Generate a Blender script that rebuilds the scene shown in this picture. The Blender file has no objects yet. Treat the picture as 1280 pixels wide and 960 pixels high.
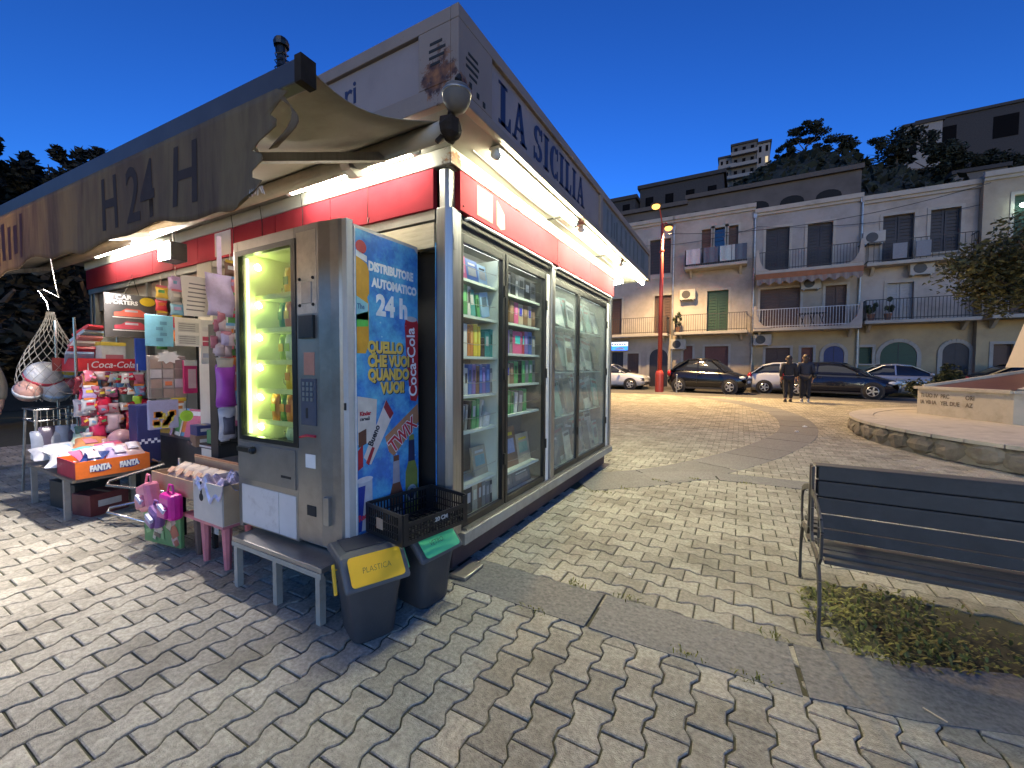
import bpy, bmesh, math, random
from mathutils import Vector, Matrix
random.seed(7)
SC = bpy.context.scene
COL = SC.collection
R = math.radians
PI = math.pi

# ------------------------------------------------------------------ camera
cd = bpy.data.cameras.new('camera')
cam = bpy.data.objects.new('camera', cd)
COL.objects.link(cam)
cd.sensor_fit = 'HORIZONTAL'
cd.sensor_width = 36.0
cd.lens = 513.5 / 1280 * 36.0
cd.clip_start = 0.05
cd.clip_end = 3000
cam.matrix_world = Matrix(((0.87443, -0.02377, 0.48456, 0),
                           (0.48512, 0.03322, -0.87381, 0),
                           (0.00467, 0.99917, 0.04059, 1.4),
                           (0, 0, 0, 1)))
SC.camera = cam

# ------------------------------------------------------------------ sky
w = bpy.data.worlds.new('World')
SC.world = w
w.use_nodes = True
nt = w.node_tree
bg = nt.nodes['Background']
sky = nt.nodes.new('ShaderNodeTexSky')
sky.sky_type = 'NISHITA'
sky.sun_disc = False
sky.sun_elevation = R(9.0)
sky.sun_rotation = R(150)
sky.ozone_density = 6.0
sky.air_density = 1.0
sky.dust_density = 0.3
hsv = nt.nodes.new('ShaderNodeHueSaturation')
hsv.inputs['Hue'].default_value = 0.503
hsv.inputs['Saturation'].default_value = 1.0
nt.links.new(sky.outputs[0], hsv.inputs['Color'])
gam = nt.nodes.new('ShaderNodeGamma'); gam.inputs[1].default_value = 1.5
nt.links.new(hsv.outputs[0], gam.inputs[0])
nt.links.new(gam.outputs[0], bg.inputs['Color'])
bg.inputs['Strength'].default_value = 0.12
# fill light added to lift the unlit parts: a very weak, wide sun
sl = bpy.data.lights.new('fill_sun', 'SUN')
sl.energy = 0.2
sl.angle = R(40)
sl.color = (1.0, 0.97, 0.9)
so = bpy.data.objects.new('fill_sun', sl)
COL.objects.link(so)
so.rotation_euler = (R(18), 0, R(-30))

SC.view_settings.view_transform = 'Standard'
SC.view_settings.look = 'None'
SC.view_settings.exposure = 0.4
SC.view_settings.gamma = 1.0
SC.view_settings.use_curve_mapping = False
SC.render.engine = 'CYCLES'
SC.cycles.use_denoising = True
SC.cycles.max_bounces = 8
SC.cycles.diffuse_bounces = 4
SC.cycles.transparent_max_bounces = 16
SC.cycles.sample_clamp_indirect = 6.0
SC.cycles.caustics_reflective = False
SC.cycles.caustics_refractive = False

# ------------------------------------------------------------------ helpers
def gz(x, y):
    """height of the square: level at the kiosk, rising a little towards the street"""
    if y <= 8: return 0.0
    return 0.0125 * (min(y, 22.0) - 8.0)

class MB:
    def __init__(s):
        s.v = []; s.f = []; s.m = []
    def add(s, vs, fs, mi=0):
        b = len(s.v)
        s.v.extend([tuple(p) for p in vs])
        for f in fs:
            s.f.append(tuple(b + i for i in f)); s.m.append(mi)
        return s
    def box(s, x0, x1, y0, y1, z0, z1, mi=0):
        vs = [(x0,y0,z0),(x1,y0,z0),(x1,y1,z0),(x0,y1,z0),(x0,y0,z1),(x1,y0,z1),(x1,y1,z1),(x0,y1,z1)]
        return s.add(vs, [(0,3,2,1),(4,5,6,7),(0,1,5,4),(1,2,6,5),(2,3,7,6),(3,0,4,7)], mi)
    def obox(s, c, size, mat=None, mi=0):
        hx, hy, hz = size[0]/2, size[1]/2, size[2]/2
        vs = []
        for z in (-hz, hz):
            for x, y in ((-hx,-hy),(hx,-hy),(hx,hy),(-hx,hy)):
                p = Vector((x,y,z))
                if mat is not None: p = mat @ p
                vs.append(tuple(p + Vector(c)))
        return s.add(vs, [(0,3,2,1),(4,5,6,7),(0,1,5,4),(1,2,6,5),(2,3,7,6),(3,0,4,7)], mi)
    def bar(s, p, q, wd, th=None, mi=0, up=(0,0,1)):
        th = th or wd
        p = Vector(p); q = Vector(q); d = q - p; L = d.length; d.normalize()
        u = Vector(up)
        if abs(d.dot(u)) > .98: u = Vector((1,0,0))
        x = d.cross(u).normalized(); y = x.cross(d).normalized()
        vs = []
        for c in (p, q):
            for a, b in ((-1,-1),(1,-1),(1,1),(-1,1)):
                vs.append(tuple(c + x*a*wd/2 + y*b*th/2))
        return s.add(vs, [(0,1,2,3)[::-1],(4,5,6,7),(0,1,5,4),(1,2,6,5),(2,3,7,6),(3,0,4,7)], mi)
    def tube(s, path, r, n=8, mi=0, cap=True):
        P = [Vector(p) for p in path]; rr = r if isinstance(r, (list, tuple)) else [r]*len(P)
        rings = []; prev = None
        for i, p in enumerate(P):
            d = (P[min(i+1,len(P)-1)] - P[max(i-1,0)])
            if d.length < 1e-9: d = Vector((0,0,1))
            d.normalize()
            if prev is None:
                u = Vector((0,0,1)) if abs(d.z) < .9 else Vector((1,0,0))
                x = d.cross(u).normalized()
            else:
                x = (prev - d*prev.dot(d))
                x = x.normalized() if x.length > 1e-6 else d.orthogonal().normalized()
            prev = x; y = d.cross(x)
            rings.append([tuple(p + (x*math.cos(2*PI*k/n) + y*math.sin(2*PI*k/n))*rr[i]) for k in range(n)])
        vs = [v for r_ in rings for v in r_]; fs = []
        for i in range(len(P)-1):
            for k in range(n):
                a = i*n+k; b = i*n+(k+1)%n
                fs.append((a, b, b+n, a+n))
        if cap:
            fs.append(tuple(range(n))[::-1]); fs.append(tuple(range((len(P)-1)*n, len(P)*n)))
        return s.add(vs, fs, mi)
    def lathe(s, prof, c=(0,0,0), n=16, mi=0, mat=None):
        vs = []; fs = []
        for r, z in prof:
            for k in range(n):
                a = 2*PI*k/n
                p = Vector((r*math.cos(a), r*math.sin(a), z))
                if mat is not None: p = mat @ p
                vs.append(tuple(p + Vector(c)))
        for i in range(len(prof)-1):
            for k in range(n):
                a = i*n+k; b = i*n+(k+1)%n
                fs.append((a, b, b+n, a+n))
        fs.append(tuple(range(n))[::-1]); fs.append(tuple(range((len(prof)-1)*n, len(prof)*n)))
        return s.add(vs, fs, mi)
    def prism(s, poly, o, ax, ay, az, depth, mi=0):
        """poly in (ax, ay) coordinates about o, pushed depth along az"""
        o = Vector(o); ax = Vector(ax); ay = Vector(ay); az = Vector(az)
        n = len(poly)
        vs = [o + ax*a + ay*b for a, b in poly] + [o + ax*a + ay*b + az*depth for a, b in poly]
        fs = [tuple(range(n))[::-1], tuple(range(n, 2*n))]
        for k in range(n):
            fs.append((k, (k+1) % n, n+(k+1) % n, n+k))
        return s.add(vs, fs, mi)
    def grid(s, fn, nu, nv, mi=0):
        vs = [tuple(fn(i/nu, j/nv)) for j in range(nv+1) for i in range(nu+1)]
        fs = [(j*(nu+1)+i, j*(nu+1)+i+1, (j+1)*(nu+1)+i+1, (j+1)*(nu+1)+i) for j in range(nv) for i in range(nu)]
        return s.add(vs, fs, mi)
    def ball(s, c, r, nu=10, nv=7, mi=0, jit=0, rot=None):
        rx, ry, rz = (r, r, r) if not isinstance(r, (tuple, list)) else r
        vs = []; fs = []
        for j in range(nv+1):
            t = PI*j/nv
            for i in range(nu):
                a = 2*PI*i/nu
                q = 1 + (random.uniform(-jit, jit) if jit and 0 < j < nv else 0)
                p = Vector((rx*math.sin(t)*math.cos(a)*q, ry*math.sin(t)*math.sin(a)*q, -rz*math.cos(t)*q))
                if rot is not None: p = rot @ p
                vs.append(tuple(p + Vector(c)))
        for j in range(nv):
            for i in range(nu):
                a = j*nu+i; b = j*nu+(i+1) % nu
                if j == 0: fs.append((a, b+nu, a+nu))
                elif j == nv-1: fs.append((a, b, a+nu))
                else: fs.append((a, b, b+nu, a+nu))
        return s.add(vs, fs, mi)
    def mesh(s, name, mats, smooth=False):
        me = bpy.data.meshes.new(name)
        me.from_pydata(s.v, [], s.f)
        ms = mats if isinstance(mats, (list, tuple)) else [mats]
        for m in ms: me.materials.append(m)
        if len(ms) > 1: me.polygons.foreach_set('material_index', s.m)
        if smooth: me.polygons.foreach_set('use_smooth', [True]*len(me.polygons))
        me.update()
        return me
    def build(s, name, mats, parent=None, smooth=False, bevel=0, solid=0, sub=0, label=None):
        o = bpy.data.objects.new(name, s.mesh(name, mats, smooth))
        return fin(o, parent, bevel, solid, sub, label)

def fin(o, parent=None, bevel=0, solid=0, sub=0, label=None):
    COL.objects.link(o)
    if parent is not None:
        o.parent = parent
        o.matrix_parent_inverse = INV[parent.name] if parent.name in INV else Matrix()
    if solid:
        m = o.modifiers.new('solid', 'SOLIDIFY'); m.thickness = solid; m.offset = 0
    if bevel:
        m = o.modifiers.new('bevel', 'BEVEL'); m.width = bevel; m.segments = 2; m.limit_method = 'ANGLE'; m.angle_limit = R(40)
    if sub:
        m = o.modifiers.new('sub', 'SUBSURF'); m.levels = sub; m.render_levels = sub
    if label: o['label'] = label
    return o
INV = {}
def tag(o, label, cat, group=None, kind=None):
    if label: o['label'] = label
    if cat: o['category'] = cat
    if group: o['group'] = group
    if kind: o['kind'] = kind
    return o
def thing(name, label, cat, loc=(0,0,0), rz=0, group=None, world=True):
    """an Empty at the thing's base. world=True: its parts are given in world coordinates"""
    o = bpy.data.objects.new(name, None)
    o.empty_display_size = .2
    COL.objects.link(o)
    o.location = loc; o.rotation_euler = (0,0,rz)
    M4 = Matrix.Translation(Vector(loc)) @ Matrix.Rotation(rz, 4, 'Z')
    if world: INV[o.name] = M4.inverted()
    return tag(o, label, cat, group)
def struct(o, label=None, cat=None):
    o['kind'] = 'structure'
    if label: o['label'] = label
    if cat: o['category'] = cat
    return o
def copy_tree(o, parent=None):
    c = o.copy(); COL.objects.link(c); c.parent = parent
    for ch in list(KIDS.get(o.name, o.children)): copy_tree(ch, c)
    return c
KIDS = {}

# ------------------------------------------------------------------ materials
def M(name, col, rough=.6, metal=0., var=.18, scale=5., bump=0., bscale=70., island=0., dirt=None, dscale=2.5, damt=.5, spec=.5, coat=0., stretch=None, dthr=(.5,.72), obj=False):
    m = bpy.data.materials.new(name); m.use_nodes = True
    n = m.node_tree.nodes; l = m.node_tree.links
    b = n['Principled BSDF']
    b.inputs['Roughness'].default_value = rough
    b.inputs['Metallic'].default_value = metal
    b.inputs['Specular IOR Level'].default_value = spec
    b.inputs['Coat Weight'].default_value = coat
    if obj:
        tc = n.new('ShaderNodeTexCoord'); src = tc.outputs['Object']
    else:
        g = n.new('ShaderNodeNewGeometry'); src = g.outputs['Position']
    if stretch:
        mp = n.new('ShaderNodeMapping'); mp.inputs['Scale'].default_value = stretch
        l.new(src, mp.inputs[0]); src = mp.outputs[0]
    nz = n.new('ShaderNodeTexNoise'); nz.inputs['Scale'].default_value = scale; nz.inputs['Detail'].default_value = 6; nz.inputs['Roughness'].default_value = .65
    l.new(src, nz.inputs['Vector'])
    mr = n.new('ShaderNodeMapRange'); mr.inputs['From Min'].default_value = .25; mr.inputs['From Max'].default_value = .75
    mr.inputs['To Min'].default_value = 1-var; mr.inputs['To Max'].default_value = 1+var
    l.new(nz.outputs['Fac'], mr.inputs['Value'])
    val = mr.outputs[0]
    if island:
        g2 = n.new('ShaderNodeNewGeometry'); oi = n.new('ShaderNodeObjectInfo')
        ad = n.new('ShaderNodeMath'); ad.operation = 'ADD'; l.new(g2.outputs['Random Per Island'], ad.inputs[0]); l.new(oi.outputs['Random'], ad.inputs[1])
        fr = n.new('ShaderNodeMath'); fr.operation = 'FRACT'; l.new(ad.outputs[0], fr.inputs[0])
        m2 = n.new('ShaderNodeMapRange'); m2.inputs['To Min'].default_value = 1-island; m2.inputs['To Max'].default_value = 1+island
        l.new(fr.outputs[0], m2.inputs['Value'])
        mu = n.new('ShaderNodeMath'); mu.operation = 'MULTIPLY'; l.new(val, mu.inputs[0]); l.new(m2.outputs[0], mu.inputs[1]); val = mu.outputs[0]
    vm = n.new('ShaderNodeVectorMath'); vm.operation = 'SCALE'; vm.inputs[0].default_value = col[:3]
    l.new(val, vm.inputs['Scale'])
    out = vm.outputs[0]
    if dirt is not None:
        nd = n.new('ShaderNodeTexNoise'); nd.inputs['Scale'].default_value = dscale; nd.inputs['Detail'].default_value = 8; nd.inputs['Roughness'].default_value = .7
        l.new(src, nd.inputs['Vector'])
        md = n.new('ShaderNodeMapRange'); md.inputs['From Min'].default_value = dthr[0]; md.inputs['From Max'].default_value = dthr[1]
        md.inputs['To Max'].default_value = damt
        l.new(nd.outputs['Fac'], md.inputs['Value'])
        mx = n.new('ShaderNodeMix'); mx.data_type = 'RGBA'
        l.new(md.outputs[0], mx.inputs['Factor']); l.new(out, mx.inputs['A']); mx.inputs['B'].default_value = (*dirt, 1)
        out = mx.outputs['Result']
    l.new(out, b.inputs['Base Color'])
    if bump:
        nb = n.new('ShaderNodeTexNoise'); nb.inputs['Scale'].default_value = bscale; nb.inputs['Detail'].default_value = 4
        l.new(src, nb.inputs['Vector'])
        bp = n.new('ShaderNodeBump'); bp.inputs['Strength'].default_value = bump; bp.inputs['Distance'].default_value = .01
        l.new(nb.outputs['Fac'], bp.inputs['Height']); l.new(bp.outputs[0], b.inputs['Normal'])
    return m
def EM(name, col, st):
    m = bpy.data.materials.new(name); m.use_nodes = True
    n = m.node_tree.nodes; n.remove(n['Principled BSDF'])
    e = n.new('ShaderNodeEmission'); e.inputs[0].default_value = (*col, 1); e.inputs[1].default_value = st
    m.node_tree.links.new(e.outputs[0], n['Material Output'].inputs[0])
    return m
def GLASS(name, tint=(.85,.95,.92), haze=.1, hazecol=(.5,.56,.54), gloss=.03):
    """thin pane: mostly clear, a mirror at grazing angles, a film of dust"""
    m = bpy.data.materials.new(name); m.use_nodes = True
    n = m.node_tree.nodes; l = m.node_tree.links; n.remove(n['Principled BSDF'])
    t = n.new('ShaderNodeBsdfTransparent'); t.inputs[0].default_value = (*tint, 1)
    g = n.new('ShaderNodeBsdfGlossy'); g.inputs['Roughness'].default_value = gloss; g.inputs['Color'].default_value = (1,1,1,1)
    fr = n.new('ShaderNodeFresnel'); fr.inputs['IOR'].default_value = 1.45
    gb = n.new('ShaderNodeNewGeometry'); iv = n.new('ShaderNodeMath'); iv.operation = 'SUBTRACT'; iv.inputs[0].default_value = 1.0; l.new(gb.outputs['Backfacing'], iv.inputs[1])
    ff = n.new('ShaderNodeMath'); ff.operation = 'MULTIPLY'; l.new(fr.outputs[0], ff.inputs[0]); l.new(iv.outputs[0], ff.inputs[1])
    mx = n.new('ShaderNodeMixShader'); l.new(ff.outputs[0], mx.inputs[0]); l.new(t.outputs[0], mx.inputs[1]); l.new(g.outputs[0], mx.inputs[2])
    d = n.new('ShaderNodeBsdfDiffuse'); d.inputs[0].default_value = (*hazecol, 1)
    ge = n.new('ShaderNodeNewGeometry'); nz = n.new('ShaderNodeTexNoise'); nz.inputs['Scale'].default_value = 3.; nz.inputs['Detail'].default_value = 8
    l.new(ge.outputs['Position'], nz.inputs['Vector'])
    mr = n.new('ShaderNodeMapRange'); mr.inputs['From Min'].default_value = .35; mr.inputs['From Max'].default_value = .7; mr.inputs['To Min'].default_value = haze*.4; mr.inputs['To Max'].default_value = haze*1.6
    l.new(nz.outputs['Fac'], mr.inputs['Value'])
    m2 = n.new('ShaderNodeMixShader'); l.new(mr.outputs[0], m2.inputs[0]); l.new(mx.outputs[0], m2.inputs[1]); l.new(d.outputs[0], m2.inputs[2])
    l.new(m2.outputs[0], n['Material Output'].inputs[0])
    return m
def translucent(m, fac):
    """thin cloth: part of the light passes through"""
    n = m.node_tree.nodes; l = m.node_tree.links; b = n['Principled BSDF']; out = n['Material Output']
    t = n.new('ShaderNodeBsdfTranslucent'); l.new(b.inputs['Base Color'].links[0].from_socket, t.inputs['Color'])
    mx = n.new('ShaderNodeMixShader'); mx.inputs[0].default_value = fac
    l.new(b.outputs[0], mx.inputs[1]); l.new(t.outputs[0], mx.inputs[2]); l.new(mx.outputs[0], out.inputs[0])
    return m
_pc = {}
def P(col, rough=.55, metal=0.):
    """a plain coloured, slightly uneven surface for small goods"""
    k = (tuple(round(c, 3) for c in col), rough, metal)
    if k not in _pc: _pc[k] = M('surface', col, rough, metal, var=.16, scale=14, obj=True)
    return _pc[k]

def text(s, size, o, ax, ay, mat, parent, name='lettering', extrude=.001, align='LEFT', bold=0., sx=1., shear=0., space=1.0, sub=None):
    """flat lettering lying in the plane (ax, ay) with its origin at o (world coordinates)"""
    c = bpy.data.curves.new('t', 'FONT'); c.body = s; c.size = size; c.extrude = extrude; c.align_x = align; c.offset = bold; c.shear = shear; c.space_character = space
    c.resolution_u = 3
    t = bpy.data.objects.new('t', c)
    me = bpy.data.meshes.new_from_object(t)
    bpy.data.objects.remove(t); bpy.data.curves.remove(c)
    ax = Vector(ax).normalized(); ay = Vector(ay).normalized(); az = ax.cross(ay)
    Mx = Matrix((ax*sx, ay, az)).transposed().to_4x4(); Mx.translation = Vector(o)
    me.transform(Mx); me.materials.clear(); me.materials.append(mat)
    return fin(bpy.data.objects.new(name, me), parent)
# ================================================================== SETTING
m_soil = M('joint_soil', (.05,.05,.028), .95, var=.35, scale=9, bump=.4, bscale=60, dirt=(.05,.065,.02), dscale=1.6, damt=.7)
m_pav = M('paver', (.345,.325,.265), .96, spec=.08, var=.42, scale=48, bump=.7, bscale=190, island=.19, dirt=(.095,.085,.065), dscale=2.1, damt=.5, dthr=(.47,.68))
m_lava = M('lava_slab', (.15,.15,.145), .8, spec=.3, var=.5, scale=45, bump=1.0, bscale=28, island=.12, dirt=(.22,.22,.205), dscale=7, damt=.55)
m_asph = M('asphalt', (.075,.073,.07), .85, var=.25, scale=30, bump=.5, bscale=120, dirt=(.11,.105,.095), dscale=.7, damt=.6)
m_stone = M('pale_stone', (.48,.43,.33), .8, var=.15, scale=5, bump=.3, bscale=40, dirt=(.2,.17,.12), dscale=2, damt=.5)
m_rough = M('rough_stone', (.19,.165,.125), .9, var=.4, scale=6, bump=.9, bscale=18, island=.25, dirt=(.06,.07,.03), dscale=3, damt=.6)
m_leaf = M('weed_leaf', (.15,.155,.03), .7, var=.3, scale=20, island=.5)
m_leafd = M('tree_leaf', (.04,.055,.018), .7, var=.3, scale=3, island=.45)
m_bark = M('bark', (.08,.06,.045), .9, var=.4, scale=12, bump=.7, bscale=30)

# ground sheet out to the horizon (soil in the joints, dark beyond)
ys = [-60, -8, 0, 4, 8] + [8 + 14*i/14 for i in range(1, 15)] + [40, 120, 900]
xs = [-900, -120, -40, -12, -4, 0, 4, 12, 40, 120, 900]
g_ = MB()
g_.add([(x, y, gz(x, y) - .0095) for y in ys for x in xs],
       [(j*len(xs)+i, j*len(xs)+i+1, (j+1)*len(xs)+i+1, (j+1)*len(xs)+i) for j in range(len(ys)-1) for i in range(len(xs)-1)])
ground = struct(g_.build('ground', m_soil))

# the dark lava-stone bands: centre line points and width
def band(pts, wd, step, name):
    """slabs along a polyline; returns the pieces' corner quads"""
    P_ = [Vector((x, y)) for x, y in pts]
    # resample smooth (Catmull-Rom)
    dense = []
    for i in range(len(P_)-1):
        a = P_[max(i-1,0)]; b = P_[i]; c = P_[i+1]; d = P_[min(i+2,len(P_)-1)]
        for k in range(12):
            t = k/12
            dense.append(.5*((2*b)+(c-a)*t+(2*a-5*b+4*c-d)*t*t+(3*b-a-3*c+d)*t**3))
    dense.append(P_[-1])
    L = [0]
    for i in range(1, len(dense)): L.append(L[-1] + (dense[i]-dense[i-1]).length)
    def at(s):
        s = max(0, min(L[-1], s))
        for i in range(1, len(L)):
            if L[i] >= s:
                t = (s-L[i-1])/max(1e-9, L[i]-L[i-1]); return dense[i-1].lerp(dense[i], t), (dense[i]-dense[i-1]).normalized()
        return dense[-1], (dense[-1]-dense[-2]).normalized()
    s = 0; quads = []
    while s < L[-1]-.05:
        e = min(L[-1], s + step*random.uniform(.85, 1.15))
        row = []
        n = max(1, int((e-s)/.3))
        for k in range(n+1):
            p, d = at(s + .012 + (e-s-.024)*k/n); nn = Vector((-d.y, d.x))
            j1 = random.uniform(-.008,.008); j2 = random.uniform(-.008,.008)
            row.append((p - nn*(wd/2+j1), p + nn*(wd/2+j2)))
        quads.append(row); s = e
    return quads, dense
bands = [band([(-1.62,2.275),(-.9,2.27),(0,2.27),(.45,2.30),(.9,2.44),(1.6,2.72),(2.6,3.2)], .37, .98, 'near'),
         band([(-1.7,4.75),(-1.25,5.15),(-.75,5.75),(-.2,6.75),(.45,8.3),(.98,10.0),(1.22,11.6),(1.2,13.6),(.8,15.6),(.0,17.5),(-1.0,19.0),(-2.4,20.2)], .72, 1.1, 'arc'),
         band([(-1.0,5.4),(-.4,5.85),(.3,5.95),(1.2,5.92),(2.4,5.7),(3.6,5.2)], .40, 1.0, 'branch')]
strip = struct(bpy.data.objects.new('lava_stone_band', None)); COL.objects.link(strip)
for q, dense in bands:
    for row in q:
        mb = MB(); n = len(row); t = .004 + random.uniform(-.0015, .0015)
        vs = []
        for a, b in row:
            za = gz(0, a.y); zb = gz(0, b.y)
            vs += [(a.x,a.y,za+t),(b.x,b.y,zb+t),(a.x,a.y,za-.03),(b.x,b.y,zb-.03)]
        fs = []
        for k in range(n-1):
            i = k*4; j = i+4
            fs += [(i,j,j+1,i+1),(i,i+2,j+2,j),(i+1,j+1,j+3,i+3)]
        fs += [(0,1,3,2),((n-1)*4,(n-1)*4+2,(n-1)*4+3,(n-1)*4+1)]
        mb.add(vs, fs); mb.build('slab', m_lava, strip)
def in_band(x, y, mg=0.):
    for (q, dense), wd in zip(bands, (.37,.72,.40)):
        r = wd/2 - mg
        for p in dense:
            if abs(p.x-x) < .8 and abs(p.y-y) < .8:
                if (p.x-x)**2 + (p.y-y)**2 < r*r: return True
    return False

# bone-shaped interlocking pavers: outline of one piece (long axis along v)
PL, PW, PA = .2, .1425, .0135
def wave(v):
    t = abs(((v + .1) % .2) - .1)      # 0 at the middle of the piece, .1 at its ends
    a, b = .032, .066
    if t < a: return -PA
    if t > b: return PA
    return -PA + 2*PA*(t-a)/(b-a)
GAP = .0042
def outline():
    out = []
    vs = [-.1+GAP, -.068, -.030, .030, .068, .1-GAP]
    for v in vs: out.append((PW/2 + wave(v*.999) - GAP, v))
    for v in vs[::-1]: out.append((-(PW/2 + wave(v*.999) - GAP), v))
    return out
OUT = outline()
def paver_vf():
    n = len(OUT); vs = []; bev = .005
    for k, (u, v) in enumerate(OUT):
        vs.append((u - math.copysign(bev, u), v - (math.copysign(bev, v) if abs(v) > .09 else 0), .0))
    for u, v in OUT: vs.append((u, v, -.004))
    for u, v in OUT: vs.append((u, v, -.03))
    fs = []
    # top split in three convex quads strips
    for k in range(5):
        fs.append((k, k+1, n-2-k, n-1-k))
    for a in (0, n):
        for k in range(n): fs.append((a+k, a+n+k, a+n+(k+1) % n, a+(k+1) % n))
    return vs, fs
PV, PF = paver_vf()
pm = bpy.data.meshes.new('paver'); pm.from_pydata(PV, [], PF); pm.materials.append(m_pav); pm.update()
pav = struct(bpy.data.objects.new('pavement', None)); COL.objects.link(pav)
cx, cy = math.sin(R(-29)), math.cos(R(-29))
def visible(x, y):
    d = cx*x + cy*y; s = cy*x - cx*y
    return d > .45 and abs(s) < 1.33*d + .35
KX0, KX1, KY0, KY1 = -7.6, -1.70, 2.35, 5.7
def soil_patch(x, y):
    return (x-.98)**2/.42 + (y-2.93)**2/.17 < 1 and x > .42
pieces = []
def zone(x0, x1, y0, y1, along_y, ok):
    if along_y:
        i = 0
        for a in range(int((x1-x0)/PW)+1):
            x = x0 + a*PW; off = .1*(a % 2)
            for b in range(int((y1-y0)/PL)+2):
                y = y0 + b*PL + off
                if y < y1+.1 and ok(x, y): pieces.append((x, y, 0.))
    else:
        for a in range(int((y1-y0)/PW)+1):
            y = y0 + a*PW; off = .1*(a % 2)
            for b in range(int((x1-x0)/PL)+2):
                x = x0 + b*PL + off
                if ok(x, y): pieces.append((x, y, PI/2))
def ok_common(x, y):
    return visible(x, y) and not in_band(x, y, .09) and not (KX0 < x < KX1 and KY0 < y < KY1) and not soil_patch(x, y)
zone(-10.9, 2.9, .21, 2.9, True, lambda x, y: ok_common(x, y) and y < 2.27 + max(0, x-.4)*.37)
zone(-11, -7.6, 2.4, 8, True, ok_common)
def beyond(x, y):
    if x < -1.75: return y > 5.75
    return y > 2.29 + max(0, (x-.4))*.40
zone(-9.0, 12.0, 2.3875, 20.2, False, lambda x, y: ok_common(x, y) and beyond(x, y))
pieces = sorted(set(pieces), key=lambda p: p[0]**2 + p[1]**2)
many = MB()
for k, (x, y, a) in enumerate(pieces):
    dz = random.uniform(-.0035, .003); tx = random.uniform(-.012,.012); ty = random.uniform(-.012,.012); ra = a + random.uniform(-.012,.012)
    if random.random() < .5: ra += PI
    if k < 300:
        o = bpy.data.objects.new('paver', pm); COL.objects.link(o); o.parent = pav
        o.location = (x + random.uniform(-.001,.001), y, gz(x, y) + dz); o.rotation_euler = (tx, ty, ra)
    else:
        ca, sa = math.cos(ra), math.sin(ra); z0 = gz(x, y) + dz
        far = x*x + y*y > 110
        if far:
            many.add([(x+u*ca-v*sa, y+u*sa+v*ca, gz(x,y+u*sa+v*ca)+dz) for u, v in OUT], [(k_, k_+1, 10-k_, 11-k_) for k_ in range(5)])
        else:
            many.add([(x+u*ca-v*sa, y+u*sa+v*ca, z0+h+v*tx-u*ty) for u, v, h in PV], PF)
o = many.build('far_pavers', m_pav, pav); o['kind'] = 'stuff'

# street along the houses, with a kerb and a narrow pavement
rd = MB()
rd.add([(-60,19.9,gz(0,19.9)-.004),(60,19.9,gz(0,19.9)-.004),(60,22,.175-.004),(-60,22,.175-.004),(60,26.2,.175-.004),(-60,26.2,.175-.004)], [(0,1,2,3),(3,2,4,5)])
struct(rd.build('road', m_asph))
kb = MB()
for i in range(40):
    kb.box(-30+i*1.5+.006, -30+(i+1)*1.5-.006, 25.1, 25.28, .1, .29)
struct(kb.build('kerb', m_rough))
sw = MB(); sw.box(-30, 30, 25.28, 26.1, .1, .285); struct(sw.build('sidewalk', m_asph))
# ================================================================== KIOSK
m_alu = M('brushed_aluminium', (.33,.325,.315), .34, .85, var=.12, scale=3, stretch=(14,14,1), dirt=(.16,.15,.13), dscale=1.2, damt=.6)
m_steel = M('dull_steel', (.34,.325,.30), .38, .7, var=.22, scale=3, dirt=(.10,.085,.07), dscale=2, damt=.6)
m_blk = M('black_frame', (.018,.019,.019), .35, .3, var=.3, scale=6)
m_dark = M('dark_inside', (.02,.019,.018), .8)
m_white = M('white_paint', (.74,.74,.70), .5, var=.06, scale=2, dirt=(.36,.31,.24), dscale=2.2, damt=.55, dthr=(.52,.8))
m_red = M('red_band', (.25,.026,.038), .7, spec=.05, var=.10, scale=1.5, dirt=(.25,.045,.055), dscale=1.5, damt=.5)
m_sign = M('sign_panel', (.30,.235,.20), .5, var=.12, scale=1.2, dirt=(.17,.14,.13), dscale=1.6, damt=.6)
m_navy = M('navy_letter', (.02,.025,.07), .5)
m_wood = M('weathered_plank', (.45,.40,.29), .8, var=.25, scale=6, stretch=(1,8,8), bump=.3)
m_base = M('grey_sill', (.34,.33,.29), .55, .2, var=.2, scale=3, dirt=(.12,.10,.08), dscale=2, damt=.6)
m_plinth = M('plum_plinth', (.075,.045,.045), .7, var=.3, scale=4)
m_shelf = M('mint_shelf', (.60,.68,.63), .5, var=.08)
m_pane = GLASS('case_glass', (.96,.985,.97), haze=.012)
m_pane2 = GLASS('dusty_case_glass', tint=(.92,.97,.95), haze=.20, hazecol=(.40,.44,.42))
m_tube = EM('fluorescent', (1.0,.97,.66), 148)
m_paper = M('paper', (.72,.71,.66), .8, var=.07, scale=9)
m_ink = M('ink', (.05,.05,.06), .7)
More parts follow.
